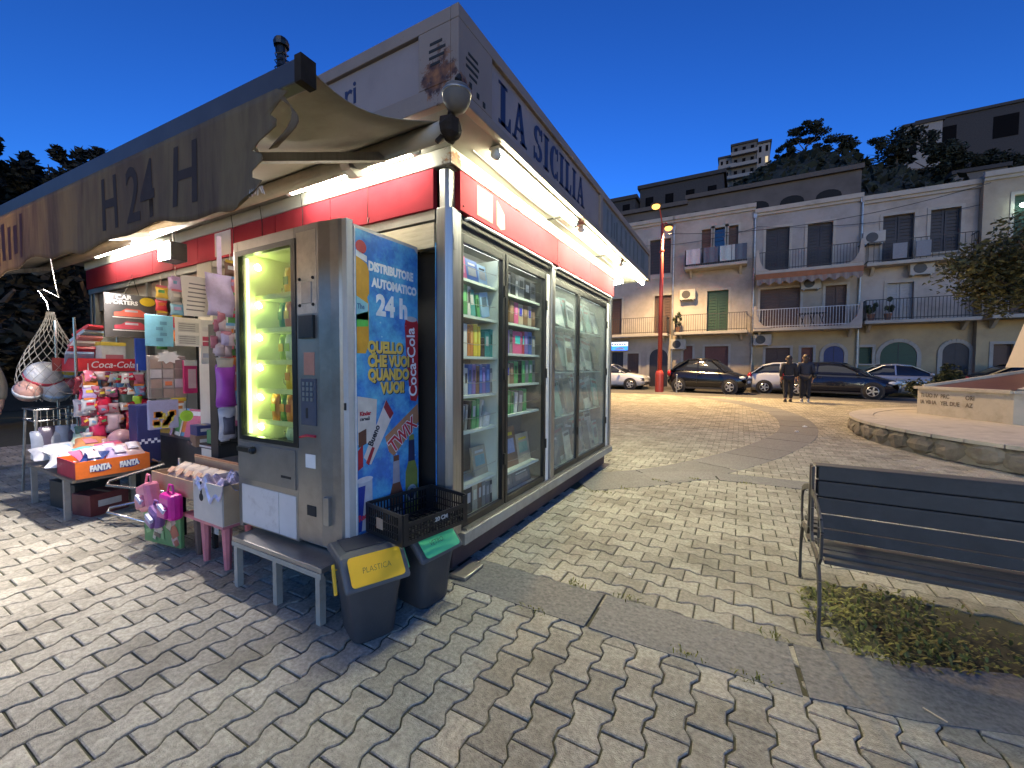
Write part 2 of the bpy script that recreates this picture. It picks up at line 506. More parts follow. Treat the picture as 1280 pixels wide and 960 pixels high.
# fascia: painted metal with one rusted corner
def rusty(name, col, spots, rough=.55):
    m = M(name, col, rough, .0, var=.14, scale=1.6, dirt=tuple(c*.62 for c in col), dscale=1.5, damt=.6)
    n = m.node_tree.nodes; l = m.node_tree.links; b = n['Principled BSDF']
    src = b.inputs['Base Color'].links[0].from_socket
    g = n.new('ShaderNodeNewGeometry'); nz = n.new('ShaderNodeTexNoise'); nz.inputs['Scale'].default_value = 9; nz.inputs['Detail'].default_value = 9; nz.inputs['Roughness'].default_value = .75
    l.new(g.outputs['Position'], nz.inputs['Vector'])
    tot = None
    for (p, r) in spots:
        d = n.new('ShaderNodeVectorMath'); d.operation = 'DISTANCE'; d.inputs[1].default_value = p; l.new(g.outputs['Position'], d.inputs[0])
        mr = n.new('ShaderNodeMapRange'); mr.inputs['From Min'].default_value = r; mr.inputs['From Max'].default_value = 0; mr.inputs['To Max'].default_value = .34
        l.new(d.outputs['Value'], mr.inputs['Value'])
        if tot is None: tot = mr.outputs[0]
        else:
            a = n.new('ShaderNodeMath'); a.operation = 'MAXIMUM'; l.new(tot, a.inputs[0]); l.new(mr.outputs[0], a.inputs[1]); tot = a.outputs[0]
    ad = n.new('ShaderNodeMath'); ad.operation = 'ADD'; l.new(nz.outputs['Fac'], ad.inputs[0]); l.new(tot, ad.inputs[1])
    th = n.new('ShaderNodeMapRange'); th.inputs['From Min'].default_value = .66; th.inputs['From Max'].default_value = .72
    l.new(ad.outputs[0], th.inputs['Value'])
    mx = n.new('ShaderNodeMix'); mx.data_type = 'RGBA'; l.new(th.outputs[0], mx.inputs['Factor']); l.new(src, mx.inputs['A'])
    n2 = n.new('ShaderNodeTexNoise'); n2.inputs['Scale'].default_value = 22
    l.new(g.outputs['Position'], n2.inputs['Vector'])
    rp = n.new('ShaderNodeValToRGB'); rp.color_ramp.elements[0].color = (.045,.018,.010,1); rp.color_ramp.elements[1].color = (.34,.13,.035,1); rp.color_ramp.elements[0].position = .35; rp.color_ramp.elements[1].position = .72
    l.new(n2.outputs['Fac'], rp.inputs[0]); l.new(rp.outputs[0], mx.inputs['B']); l.new(mx.outputs['Result'], b.inputs['Base Color'])
    return m
m_fascia = rusty('fascia_metal', (.27,.20,.15), [((-1.42,1.73,2.93), .20), ((-1.28,1.80,2.86), .10)])
m_cornice = rusty('cornice_paint', (.33,.33,.30), [((-1.6,2.14,2.72), .13), ((-1.6,2.55,2.69), .10), ((-1.5,2.2,2.78), .22), ((-1.58,3.0,2.7), .08)], .5)

K = thing('kiosk', 'white and red newspaper kiosk with overhanging roof and glazed bookcases', 'kiosk', (-4.7, 4.0, 0))
X0, X1, Y0, Y1 = -7.72, -1.63, 2.12, 5.88
# plinth and sill
MB().box(X0+.1, X1-.06, Y0+.1, Y1-.08, .02, .19).build('plinth', m_plinth, K)
sb = MB(); sb.box(X1-.30, X1+.03, Y0+.12, Y1+.03, .19, .275); sb.build('sill', m_base, K, bevel=.006)
MB().box(X1-.06, X1+.018, Y0+.16, Y1+.01, .276, .292).build('sill_rail', m_alu, K)
# corner pillar (chamfered) and posts
def post(x0, x1, y0, y1, z0, z1, ch=.025, m=m_alu):
    mb = MB(); poly = [(x0,y0),(x1-ch,y0),(x1,y0+ch),(x1,y1),(x0,y1)]
    mb.prism(poly, (0,0,z0), (1,0,0), (0,1,0), (0,0,1), z1-z0); return mb.build('pillar', m, K, bevel=.003)
post(X1-.10, X1+.004, Y0-.012, Y0+.115, .28, 2.42, .035)
post(X1-.085, X1-.02, Y0+.0, Y0+.08, 2.421, 2.665, .02)
for y in (3.715,): post(X1-.07, X1+.012, y, y+.085, .293, 2.40, .004)
post(X1-.09, X1+.006, Y1-.075, Y1, .293, 2.41, .004)
# header above the doors, with a drip rail
MB().box(X1-.06, X1-.015, Y0+.12, Y1-.01, 2.30, 2.412).build('door_header', m_dark, K)
for a, b in ((2.27,3.70),(3.81,5.78)):
    mb = MB(); mb.tube([(X1+.012,a,2.375),(X1+.022,a+.03,2.392),(X1+.022,b-.03,2.392),(X1+.012,b,2.375)], .012, 6); mb.build('drip_rail', m_white, K, True)
# red band panels
def redpanel(c0, c1, side):
    mb = MB()
    if side == 'R': mb.box(X1-.03, X1+.018, c0+.003, c1-.003, 2.42, 2.672)
    else: mb.box(c0+.003, c1-.003, Y0-.02, Y0+.02, 2.42, 2.672)
    mb.build('red_panel', m_red, K, bevel=.003)
ry = [2.20, 3.83, 4.85, 5.92]
for a, b in zip(ry, ry[1:]): redpanel(a, b, 'R')
rx = [-7.74, -6.75, -5.75, -4.75, -4.1, -3.45, -2.75, -1.745]
for a, b in zip(rx, rx[1:]): redpanel(a, b, 'L')
for y in (2.24, 3.80, 3.87, 5.87):
    MB().ball((X1+.019, y, 2.455), .007, 6, 4).build('rivet', m_dark, K)
# cornice and soffit
cb = MB(); cb.box(X0-.03, X1+.03, Y0-.03, Y1+.05, 2.673, 2.775); cb.build('cornice', m_cornice, K, bevel=.006)
sf = MB()
XR, YN, YB, XL = -1.28, 1.735, 6.82, -8.05
sf.box(XL, XR-.03, YN+.03, YB-.03, 2.776, 2.80)
sf.build('soffit', M('soffit_paint', (.20,.195,.17), .6, var=.2, scale=2, dirt=(.12,.09,.06), dscale=2, damt=.5), K)
for y in (3.55, 5.0):
    MB().box(X1+.03, XR-.04, y-.012, y+.012, 2.765, 2.7755).build('soffit_joint', m_dark, K)
MB().tube([(X1+.12, 2.2, 2.772),(X1+.10, 3.0, 2.768),(X1+.11, 4.2, 2.77),(X1+.09, 5.6, 2.772)], .005, 5).build('cable', m_blk, K)
# roof fascia: frame lips, recessed sign boards, corner block with vent slots
ZB, ZT = 2.768, 3.235
fa = MB()
fa.box(XR-.05, XR, YN, YB, 3.165, ZT); fa.box(XR-.05, XR, YN, YB, ZB, 2.825)
fa.box(XR-.05, XR, YN, 2.06, 2.8255, 3.1645); fa.box(XR-.05, XR, 4.16, 4.24, 2.8255, 3.1645); fa.box(XR-.05, XR, YB-.06, YB, 2.8255, 3.1645)
fa.build('roof_fascia', m_fascia, K, bevel=.004)
fb = MB()
fb.box(XL, XR-.051, YN, YN+.05, 3.165, ZT); fb.box(XL, XR-.051, YN, YN+.05, ZB, 2.87)
fb.box(-1.545, XR-.051, YN, YN+.05, 2.8705, 3.1645)
fb.build('roof_fascia', m_fascia, K, bevel=.004)
s1 = MB().box(XR-.045, XR-.022, 2.061, 4.159, 2.826, 3.164).build('sign_board', m_sign, K)
s2 = MB().box(XR-.045, XR-.022, 4.241, YB-.061, 2.826, 3.164).build('sign_board', M('dark_sign', (.16,.17,.17), .5, var=.2), K)
s3 = MB().box(XL+.1, -1.546, YN+.022, YN+.045, 2.871, 3.164).build('sign_board', m_sign, K)
MB().box(XL, XR-.06, YN+.06, YB-.06, 2.9, 3.15).build('roof', m_dark, K)
for i, (dy, dz, L) in enumerate(((.02,.0,.09),(.0,-.035,.12),(.0,-.07,.11),(.03,-.105,.07))):
    MB().box(XR-.002, XR+.002, 1.80+dy, 1.80+dy+L, 3.03+dz, 3.044+dz).build('vent_slot', m_dark, K)
    MB().box(-1.47+dy*.3, -1.47+dy*.3+L*.9, YN-.002, YN+.002, 3.08+dz, 3.094+dz).build('vent_slot', m_dark, K)
for y, z in ((1.83,2.87),(1.90,2.855),(1.96,2.84)):
    MB().box(XR-.002, XR+.003, y, y+.022, z, z+.028).build('bolt', m_dark, K)
def slab_letters(word, y, z, H, o_parent):
    """heavy slab-serif capitals on the right fascia, one mesh per letter"""
    def put(polys, y):
        mb = MB()
        for p in polys: mb.prism([(y+a*H, z+b*H) for a, b in p], (XR-.0215,0,0), (0,1,0), (0,0,1), (1,0,0), .003)
        mb.build('letter', m_navy, o_parent)
    rc = lambda a, b, c, d: [(a,b),(c,b),(c,d),(a,d)]
    def arc(cx_, cy_, r0x, r0y, r1x, r1y, a0, a1, n=10):
        out = []
        for k in range(n):
            t0 = R(a0+(a1-a0)*k/n); t1 = R(a0+(a1-a0)*(k+1)/n)
            out.append([(cx_+r1x*math.cos(t0), cy_+r1y*math.sin(t0)), (cx_+r1x*math.cos(t1), cy_+r1y*math.sin(t1)), (cx_+r0x*math.cos(t1), cy_+r0y*math.sin(t1)), (cx_+r0x*math.cos(t0), cy_+r0y*math.sin(t0))])
        return out
    G = {'L': (.62, [rc(.10,0,.32,1), rc(0,.93,.42,1), rc(0,0,.60,.09), [(.46,.08),(.60,.08),(.60,.34),(.55,.34)]]),
         'A': (.80, [[(.06,0),(.17,0),(.43,1),(.33,1)], [(.30,1),(.46,1),(.74,0),(.52,0)], rc(.2,.28,.58,.36), rc(0,0,.26,.07), rc(.44,0,.82,.07)]),
         'S': (.60, arc(.29,.74,.10,.16,.28,.26,20,270) + arc(.29,.26,.10,.16,.28,.26,-160,90) + [rc(.50,.68,.56,1), rc(.01,0,.07,.34)]),
         'I': (.40, [rc(.08,0,.30,1), rc(0,.93,.38,1), rc(0,0,.38,.07)]),
         'C': (.68, arc(.36,.5,.13,.42,.36,.5,45,315,14) + [rc(.56,.64,.62,1), rc(.56,.02,.62,.30)])}
    for ch in word:
        if ch == ' ': y += .38*H; continue
        wl, pl_ = G[ch]; put(pl_, y); y += (wl + .075)*H
    return y
slab_letters('LA SICILIA', 2.165, 2.872, .245, s1)
m_fl = M('faded_letter', (.10,.115,.115), .6)
for k, (y, wd_, z0, z1) in enumerate(((4.45,.06,2.87,3.12),(4.62,.05,2.87,3.12),(4.74,.04,2.88,3.06),(4.84,.06,2.88,3.1),(5.02,.12,2.87,2.92),(5.05,.05,2.9,3.12),(5.25,.10,3.02,3.12),(5.29,.05,2.87,3.03),(5.5,.05,2.87,3.12),(5.72,.05,2.87,3.12),(5.95,.05,2.87,3.12),(6.2,.24,2.87,3.12))):
    MB().box(XR-.0215, XR-.019, y, y+wd_, z0, z1).build('faded_stroke', m_fl, s2)
text('ri', .19, (-2.16, YN+.0215, 2.985), (1,0,0), (0,0,1), m_navy, s3, bold=.002, extrude=.002)
# raised board on the left part of the roof
MB().box(XL, -3.33, YN+.06, YN+.14, 3.236, 3.45).build('roof_board', m_dark, K)
m_oldpaper = M('yellowed_paper', (.24,.23,.18), .9, spec=.05, var=.15, scale=14)
# notices stuck on the red band
nb = MB().box(X1+.0185, X1+.020, 2.40, 2.60, 2.452, 2.652).build('notice', m_oldpaper, K)
for k in range(5): MB().box(X1+.0203, X1+.0206, 2.43, 2.43+.1+.04*(k % 2), 2.47+.03*k, 2.477+.03*k).build('print_line', P((.45,.5,.4)), nb)
tb = MB(); tb.prism([(2.66,2.46),(2.72,2.44),(2.78,2.46),(2.77,2.57),(2.66,2.64)], (X1+.0185,0,0), (0,1,0), (0,0,1), (1,0,0), .002); tb.build('torn_sticker', m_oldpaper, K)
MB().box(-4.42, -4.14, Y0-.0225, Y0-.0205, 2.44, 2.66).build('notice', m_paper, K)
MB().box(X1+.0045, X1+.006, 2.15, 2.185, 2.16, 2.25).build('lock_plate', m_alu, K)
# walls behind: book case backs, interior of the shop
m_inner = M('case_back', (.20,.20,.185), .7, var=.1)
MB().box(X1-.36, X1-.34, Y0+.12, 5.80, .28, 2.345).build('case_back', m_inner, K)
MB().box(X1-.34, X1-.06, Y0+.12, 5.80, 2.325, 2.345).build('case_ceiling', m_inner, K)
MB().box(X1-.34, X1-.075, 3.76, 3.80, .293, 2.249).build('case_divider', m_inner, K)
MB().box(X1-.34, X1-.075, 2.835, 2.865, .293, 2.249).build('case_divider', m_shelf, K)
MB().box(X1-.34, X1-.01, Y1-.10, Y1-.08, .293, 2.30).build('case_end', m_inner, K)
MB().box(X1-.34, X1-.075, 2.236, 2.246, .293, 2.249).build('case_end', m_inner, K)
MB().box(X0, X1-.37, Y1-.06, Y1-.02, .19, 2.67).build('rear_wall', m_white, K)
MB().box(X0, X0+.04, Y0+.05, Y1-.061, .19, 2.67).build('side_wall', m_white, K)
MB().box(-7.6, -2.1, 3.3, 3.34, .19, 2.67).build('dark_interior_back', m_dark, K)  # black sheet standing in for the shade inside the shop
# front: counter wall, posts, plank above the vending machine
MB().box(X0+.041, -2.98, Y0+.02, Y0+.06, .02, .62).build('counter_panel', M('counter_metal', (.10,.095,.09), .5, .3, var=.3), K)
MB().box(X0+.041, -2.98, Y0-.02, Y0+.3, .621, .66).build('counter_top', m_steel, K)
for x in (X0+.02, X0+.14, -6.0):
    MB().box(x, x+.05, Y0+.0, Y0+.05, .661, 2.42).build('front_post', m_alu, K)
MB().box(-4.80, -4.52, Y0-.01, Y0+.06, .02, 2.42).build('front_post', M('cream_post', (.62,.60,.53), .6, var=.1), K)
MB().box(X0, -1.75, Y0-.005, Y0+.03, 2.355, 2.418).build('shutter_rail', m_steel, K)
MB().box(X0, -3.0, Y0+.04, Y0+.09, 2.13, 2.35).build('shutter_box', M('shutter_box', (.30,.27,.24), .6, var=.2), K)
MB().box(-2.9, -1.76, Y0+.0, Y0+.04, 2.18, 2.34).build('plank', m_wood, K)
MB().box(-3.0, -1.75, Y0+.10, Y0+.13, .02, 2.18).build('dark_door', m_dark, K)
# glazed doors: black frame and pane; hinges
def door(y0, y1, pane, name='glass_door'):
    d = MB(); f = .038; xa, xb = X1-.05, X1-.012; z0, z1 = .294, 2.298
    d.box(xa, xb, y0, y0+f, z0, z1); d.box(xa, xb, y1-f, y1, z0, z1); d.box(xa, xb, y0+f, y1-f, z0, z0+.05); d.box(xa, xb, y0+f, y1-f, z1-.06, z1)
    o = d.build(name, m_blk, K, bevel=.003)
    MB().box(X1-.034, X1-.028, y0+f, y1-f, z0+.05, z1-.06).build('pane', pane, o)
    for z in (.62, 1.3, 1.95):
        MB().box(xb, xb+.014, y1-.022, y1-.004, z, z+.09).build('hinge', m_blk, o)
    return o
door(2.245, 2.842, m_pane); door(2.858, 3.640, m_pane); door(3.812, 4.548, m_pane2); door(4.552, 5.690, m_pane2)
MB().box(X1-.06, X1-.01, 3.648, 3.705, .293, 2.298).build('jamb', m_white, K)
MB().box(X1-.06, X1-.01, 5.70, 5.80, .293, 2.298).build('jamb', m_white, K)
# shelves of the two left cases, with a wire in front
ZL = [2.03, 1.775, 1.48, 1.195, .935, .54, .30]
ZR = [2.02, 1.78, 1.52, 1.255, .995, .50, .30]
for zs, a, b in ((ZL, 2.247, 2.834), (ZR, 2.866, 3.64)):
    for z in zs:
        o = MB().box(X1-.339, X1-.085, a, b, z-.02, z).build('shelf', m_shelf, K)
        if z > .4:
            MB().tube([(X1-.088, a, z+.10),(X1-.086,(a+b)/2,z+.085),(X1-.088, b, z+.10)], .0022, 4).build('guard_wire', m_alu, o)
for z in (.30, .85, 1.35, 1.85):
    MB().box(X1-.339, X1-.12, 3.805, 5.77, z-.012, z).build('shelf', m_shelf, K)

# --- books, one by one
cols = {'red':(.42,.04,.05),'green':(.10,.33,.12),'teal':(.05,.30,.28),'blue':(.08,.16,.45),'yellow':(.75,.58,.04),'orange':(.6,.22,.05),'pink':(.62,.10,.25),'white':(.68,.68,.64),'grey':(.22,.22,.22),'black':(.03,.03,.03),'purple':(.22,.16,.42),'brown':(.22,.13,.08),'pale blue':(.32,.48,.68),'beige':(.5,.42,.3)}
rows = ['topmost','second','third','fourth','fifth','sixth','bottom']
ORD = ['first','second','third','fourth','fifth','sixth','seventh','eighth','ninth','tenth','eleventh','twelfth']
def book(c, y, z, t, h, d, lean, where, x_front=X1-.12, face=False, nth=''):
    """a book standing on a shelf: cover block and pale page block"""
    lab = '%s%s %s standing on the %s' % (nth, c, 'book facing out' if face else 'book spine', where)
    o = thing('book', lab, 'book', (x_front, y, z), 0, 'books in the glazed cases', world=False)
    m = Matrix.Rotation(lean, 3, 'X')
    b = MB()
    if face:
        m = Matrix.Rotation(-.16, 3, 'Y')
        b.obox(m @ Vector((-.02, t/2, h/2)) + Vector((-.03,0,0)), (.022, t, h), m)
        b.build('cover', P(cols[c], .4), o)
        b2 = MB(); b2.obox(m @ Vector((-.0085, t/2, h*.52)) + Vector((-.03,0,0)), (.002, t*.7, h*.36), m); b2.build('cover_picture', P(tuple(min(1, .25+v*.7) for v in cols[random.choice(list(cols))])), o)
        b3 = MB(); b3.obox(m @ Vector((-.0085, t/2, h*.82)) + Vector((-.03,0,0)), (.002, t*.6, h*.08), m); b3.build('cover_title', P(cols[random.choice(['black','white','yellow'])]), o)
    else:
        b.obox(m @ Vector((-d/2, t/2, h/2)), (d, t, h), m); b.build('cover', P(cols[c], .4), o)
        b2 = MB(); b2.obox(m @ Vector((.0005, t/2, h*.62)), (.002, t*.55, h*.38), m); b2.build('spine_title', P(random.choice([tuple(.6 if v < .4 else .06 for v in cols[c]), tuple(min(.8, v*1.9+.05) for v in cols[c]), tuple(v*.35 for v in cols[c])])), o)
        b3 = MB(); b3.obox(m @ Vector((-d/2, t/2, h+.0005)), (d*.94, t*.7, .002), m); b3.build('pages', m_paper, o)
    return o
def row(seq, y, z, where, hmax, x_front=X1-.12):
    end = 2.825 if y < 2.8 else 3.625
    need = sum(s[1] + .004 + (abs(math.sin(s[3]))*hmax*.5 if len(s) > 3 else 0) for s in seq)
    kx = max(1.0, min(1.75, (end-y)/need))
    seq = [(s[0], s[1]*kx) + tuple(s[2:]) for s in seq]
    cnt = {}; tot_ = {}
    for s in seq: q = (s[0], len(s) > 4); tot_[q] = tot_.get(q, 0) + 1
    for s in seq:
        c, t = s[0], s[1]; h = hmax*(s[2] if len(s) > 2 else random.uniform(.82,.98)); lean = s[3] if len(s) > 3 else random.uniform(-.02,.02)
        q = (c, len(s) > 4); cnt[q] = cnt.get(q, 0) + 1; nth = ORD[cnt[q]-1] + ' ' if tot_[q] > 1 else ''
        if len(s) > 4: book(c, y, z+.001, t, h, .02, 0, where, x_front, True, nth)
        else: book(c, y, z+.002, t, h, .15, lean, where, x_front, False, nth)
        y += t + .004 + (abs(math.sin(lean))*h*.55 if lean else 0)
c1, c2 = 'shelf of the left glazed case', 'shelf of the second glazed case'
F = ('f',)
row([('white',.13,.9,0,F),('pink',.14,.95,0,F),('blue',.15,.9,0,F),('pale blue',.12,.85,0,F)], 2.26, ZL[0], 'topmost '+c1, .21)
row([('black',.05),('black',.04),('grey',.04),('green',.065,.98),('white',.035,.95),('teal',.06,.85,.16),('green',.04,.75,.18),('pale blue',.11,.85,.22)], 2.255, ZL[1], 'second '+c1, .225)
row([('red',.05),('brown',.05,.9),('grey',.04),('white',.05,.95),('orange',.03),('orange',.035,.95),('yellow',.05,.98),('yellow',.03),('black',.05,.6),('teal',.06,.8),('teal',.04)], 2.255, ZL[2], 'third '+c1, .245)
row([('grey',.03),('teal',.05),('teal',.04),('white',.03,.98),('white',.035),('blue',.04),('purple',.04),('brown',.04),('blue',.03),('purple',.04),('blue',.05),('grey',.03)], 2.255, ZL[3], 'fourth '+c1, .235)
row([('white',.05,.75,-.14),('white',.05,.8,-.12),('grey',.03,.8,-.1),('black',.03,.9,-.08),('green',.05,.9,-.06),('green',.03,.95,-.06),('white',.02,.9,-.2),('white',.08,.5,-.25)], 2.30, ZL[4], 'fifth '+c1, .235)
row([('beige',.19,.72,0,F)], 2.64, ZL[5], 'sixth '+c1, .32)
row([('brown',.10,.95,0,F),('beige',.07,.9),('black',.10,.92),('beige',.07,.95),('brown',.05),('grey',.05),('grey',.06),('black',.03)], 2.26, ZL[6], 'bottom '+c1, .21)
row([('yellow',.06,.95),('yellow',.035,.9),('grey',.07),('black',.06),('white',.03,.7),('grey',.08),('black',.08),('grey',.08)], 2.88, ZR[0], 'topmost '+c2, .205)
row([('yellow',.15,.95,0,F),('brown',.05),('pink',.05,.9),('beige',.06),('brown',.06),('beige',.05,.9),('brown',.05)], 2.88, ZR[1], 'second '+c2, .215)
row([('purple',.05),('blue',.05),('purple',.05,.9),('grey',.04),('pink',.12,.9),('red',.03),('purple',.05,.95),('blue',.05),('grey',.05)], 2.88, ZR[2], 'third '+c2, .22)
row([('yellow',.12,.75),('beige',.04,.8),('brown',.05),('green',.05),('black',.05),('green',.04,.95),('grey',.05),('green',.05),('grey',.04)], 2.88, ZR[3], 'fourth '+c2, .215)
row([('green',.04,.9,-.08),('black',.03,.9,-.08),('green',.04,.95,-.07),('green',.03,.9,-.1),('white',.03,.85,-.12),('grey',.05,.9,-.1),('green',.04)], 2.90, ZR[4], 'fifth '+c2, .215)
row([('brown',.16,.85,0,F),('brown',.24,1.0,0,F),('beige',.22,.75,0,F)], 2.90, ZR[5], 'sixth '+c2, .36)
row([('grey',.3,.9,0,F),('grey',.3,.8,0,F)], 2.9, ZR[6], 'bottom '+c2, .16)
# --- magazines leaning in the two right cases
tones = [('grey',(.38,.41,.40)),('pale grey',(.55,.6,.57)),('sea green',(.30,.50,.45)),('dark',(.12,.13,.13)),('white',(.62,.66,.63)),('brownish',(.25,.19,.15)),('teal',(.12,.33,.34))]
for lvl, z in enumerate((.30, .85, 1.35, 1.85)):
    for k in range(22):
        if lvl == 3 and k % 4 == 1: continue
        tn, tc = random.choice(tones[:6] if lvl < 3 else [tones[2], tones[4], tones[6], tones[1]])
        y = 3.92 + (k % 11)*.172 + (.08 if k > 10 else 0) + random.uniform(-.03,.03); wdt = random.uniform(.18,.27); h = random.uniform(.32,.45) if lvl < 3 else random.uniform(.28,.36)
        o = thing('magazine', '%s magazine, %s on the %s shelf of the dusty right cases' % (tn, (ORD[k % 11] + (' behind' if k > 10 else ' in front')), ['bottom','lower middle','upper middle','top'][lvl]), 'magazine', (X1-.13-.05*(k % 2)-(.06 if k > 10 else 0), y, z+.004+(.05 if k > 10 else 0)), 0, 'magazines in the dusty cases', world=False)
        m = Matrix.Rotation(-random.uniform(.12,.3), 3, 'Y') @ Matrix.Rotation(random.uniform(-.12,.12) + (-.12 if lvl == 2 else 0), 3, 'X')
        MB().obox(m @ Vector((0,0,h/2)) + Vector((0,0,.012)), (.008, wdt, h), m).build('cover', P(tc, .35), o)
        if random.random() < .8:
            MB().obox(m @ Vector((.0052,0,h*random.uniform(.4,.55))) + Vector((0,0,.012)), (.002, wdt*random.uniform(.5,.85), h*random.uniform(.3,.55)), m).build('cover_picture', P(random.choice([(.08,.09,.09),(.15,.2,.19),(.6,.62,.6),(.3,.2,.15)]), .35), o)
        MB().obox(m @ Vector((.0052,0,h*.88)) + Vector((0,0,.012)), (.002, wdt*.8, h*.09), m).build('cover_title', P(random.choice([(.7,.7,.68),(.04,.05,.05),(.35,.08,.07)]), .35), o)

# --- fluorescent lamps under the roof
def lamp(p, q, label, group='tube lamps under the kiosk roof', mat=m_tube):
    p = Vector(p); q = Vector(q); d = (q-p).normalized()
    o = thing('fluorescent_lamp', label, 'lamp', p, 0, group)
    MB().bar(p+Vector((0,0,.034)), q+Vector((0,0,.034)), .075, .018).build('housing', m_white, o)
    t = MB(); t.tube([p+d*.03, q-d*.03], .026, 10); t.build('tube', mat, o, True)
    for e, s in ((p, 1), (q, -1)):
        MB().tube([e, e+d*.045*s], .029, 10).build('end_cap', m_white, o, True)
    return o
m_tube_dim = EM('dim_fluorescent', (1.0,.95,.78), 48)  # front tubes emit less, keeping the band beside them from washing out
lamp((-1.365,2.22,2.726), (-1.365,3.66,2.726), 'long white tube lamp nearest the kiosk corner, right eave')
lamp((-1.365,3.80,2.726), (-1.365,5.22,2.726), 'middle white tube lamp under the right eave')
lamp((-1.365,5.32,2.726), (-1.365,6.70,2.726), 'last white tube lamp at the far end of the right eave')
lamp((-3.0,6.45,2.726), (-1.62,6.45,2.726), 'crosswise tube lamp under the rear eave')
lamp((-3.05,1.96,2.726), (-1.75,1.96,2.726), 'tube lamp under the front eave behind the awning roller', mat=m_tube_dim)
lamp((-6.9,1.96,2.726), (-5.5,1.96,2.726), 'tube lamp under the front eave by the sweets', mat=m_tube_dim)
m_case_tube = EM('case_tube', (1.0,1.0,.93), 7)
lamp((-1.72,2.27,2.287), (-1.72,3.62,2.287), 'slim tube lamp at the top of the left book cases', 'tube lamps inside the cases', m_case_tube)
lamp((-1.72,3.85,2.287), (-1.72,5.66,2.287), 'slim tube lamp at the top of the dusty right cases', 'tube lamps inside the cases', m_case_tube)
# floodlight
fl = thing('floodlight', 'glaring white floodlight clamped under the front awning', 'lamp', (-4.6,1.80,2.47))
MB().box(-4.71,-4.49,1.78,1.90,2.36,2.52).build('housing', m_blk, fl)
MB().box(-4.715,-4.485,1.765,1.779,2.355,2.525).build('bezel', m_alu, fl)
ft = MB(); ft.add([(-4.70,1.762,2.37),(-4.50,1.762,2.37),(-4.50,1.762,2.51),(-4.70,1.762,2.51),(-4.6,1.757,2.44)], [(0,1,4),(1,2,4),(2,3,4),(3,0,4)])
ft.build('lens', EM('flood_led', (1.0,.92,.88), 5000), fl)
MB().tube([(-4.6,1.84,2.52),(-4.6,1.84,2.62),(-4.6,1.96,2.776)], .012, 6).build('bracket', m_alu, fl)
# bell lamp hanging at the roof corner
be = thing('bell_lamp', 'grey bell-shaped lamp, unlit, hanging at the roof corner', 'lamp', (-1.25,1.68,2.70))
MB().lathe([(.02,.08),(.062,.076),(.069,.064),(.070,.052),(.066,.015),(.048,-.02),(.026,-.036),(.006,-.04)], (-1.25,1.68,2.69), 20).build('shade', M('grey_enamel', (.14,.12,.10), .75, var=.15), be, True)
MB().lathe([(.072,.056),(.0735,.050),(.072,.044)], (-1.25,1.68,2.69), 20).build('ring', m_steel, be, True)
MB().tube([(-1.25,1.68,2.81),(-1.25,1.70,2.84),(-1.27,1.734,2.84)], .012, 6).build('bracket', m_dark, be)

# --- awning
m_rust = M('rusted_iron', (.035,.026,.02), .9, spec=.1, var=.4, scale=12)
A = thing('awning', 'torn brown roll-out awning with a dirty lettered valance over the kiosk front', 'awning', (-4.6, 1.7, 2.59))
m_canvas = M('canvas', (.40,.35,.26), .85, var=.14, scale=2, dirt=(.20,.16,.12), dscale=1.5, damt=.6)
m_val = M('valance_cloth', (.135,.088,.057), .9, var=.3, scale=2.5, stretch=(5,5,.7), dirt=(.23,.165,.085), dscale=.9, damt=.85, dthr=(.45,.62))
translucent(m_val, .3); translucent(m_canvas, .25)
m_barm = M('awning_bar', (.095,.085,.08), .45, .4, var=.2)
YBR = lambda x: .94 + (x + 1.35)*.0463
MB().tube([(-7.95,1.70,2.60),(-1.33,1.70,2.60)], .048, 12).build('roller', M('roller_cloth', (.42,.37,.29), .7, var=.2), A, True)
hb = MB(); hb.box(-7.95,-1.45,1.745,1.80,2.62,2.69); hb.build('cassette', m_white, A)
eb = MB(); eb.ball((-1.30,1.70,2.60), (.05,.07,.065), 9, 6, jit=.12); eb.bar((-1.31,1.70,2.60), (-1.33,1.76,2.77), .03); eb.bar((-1.33,1.69,2.58), (-1.36,1.66,2.53), .02); eb.build('end_bracket', m_rust, A)
e2 = MB(); e2.tube([(-1.98,1.70,2.585),(-2.05,1.70,2.585)], .075, 8); e2.build('roller_collar', m_steel, A)
for x in (-4.9,): MB().tube([(x,1.70,2.585),(x-.07,1.70,2.585)], .075, 8).build('roller_collar', m_steel, A)
def can(u, v):
    x = -1.36 - 6.5*u; yb = YBR(x); y = 1.69 + (yb + .02 - 1.69)*v
    sagx = .10*math.sin(PI*v)*(1-min(1, u*9))
    z = 2.645 + (2.455-2.645)*v - .025*math.sin(PI*v) + .008*math.sin(u*60)*math.sin(PI*v)
    return (x - sagx, y, z)
MB().grid(can, 40, 10).build('canvas', m_canvas, A, True, solid=.004)
bb = MB(); bb.bar((-7.95, YBR(-7.95), 2.425), (-1.37, YBR(-1.37), 2.425), .05, .082); bb.build('front_bar', m_barm, A, bevel=.006)
MB().bar((-1.369, YBR(-1.369), 2.425), (-1.335, YBR(-1.335), 2.425), .06, .092).build('bar_end_cap', m_rust, A)
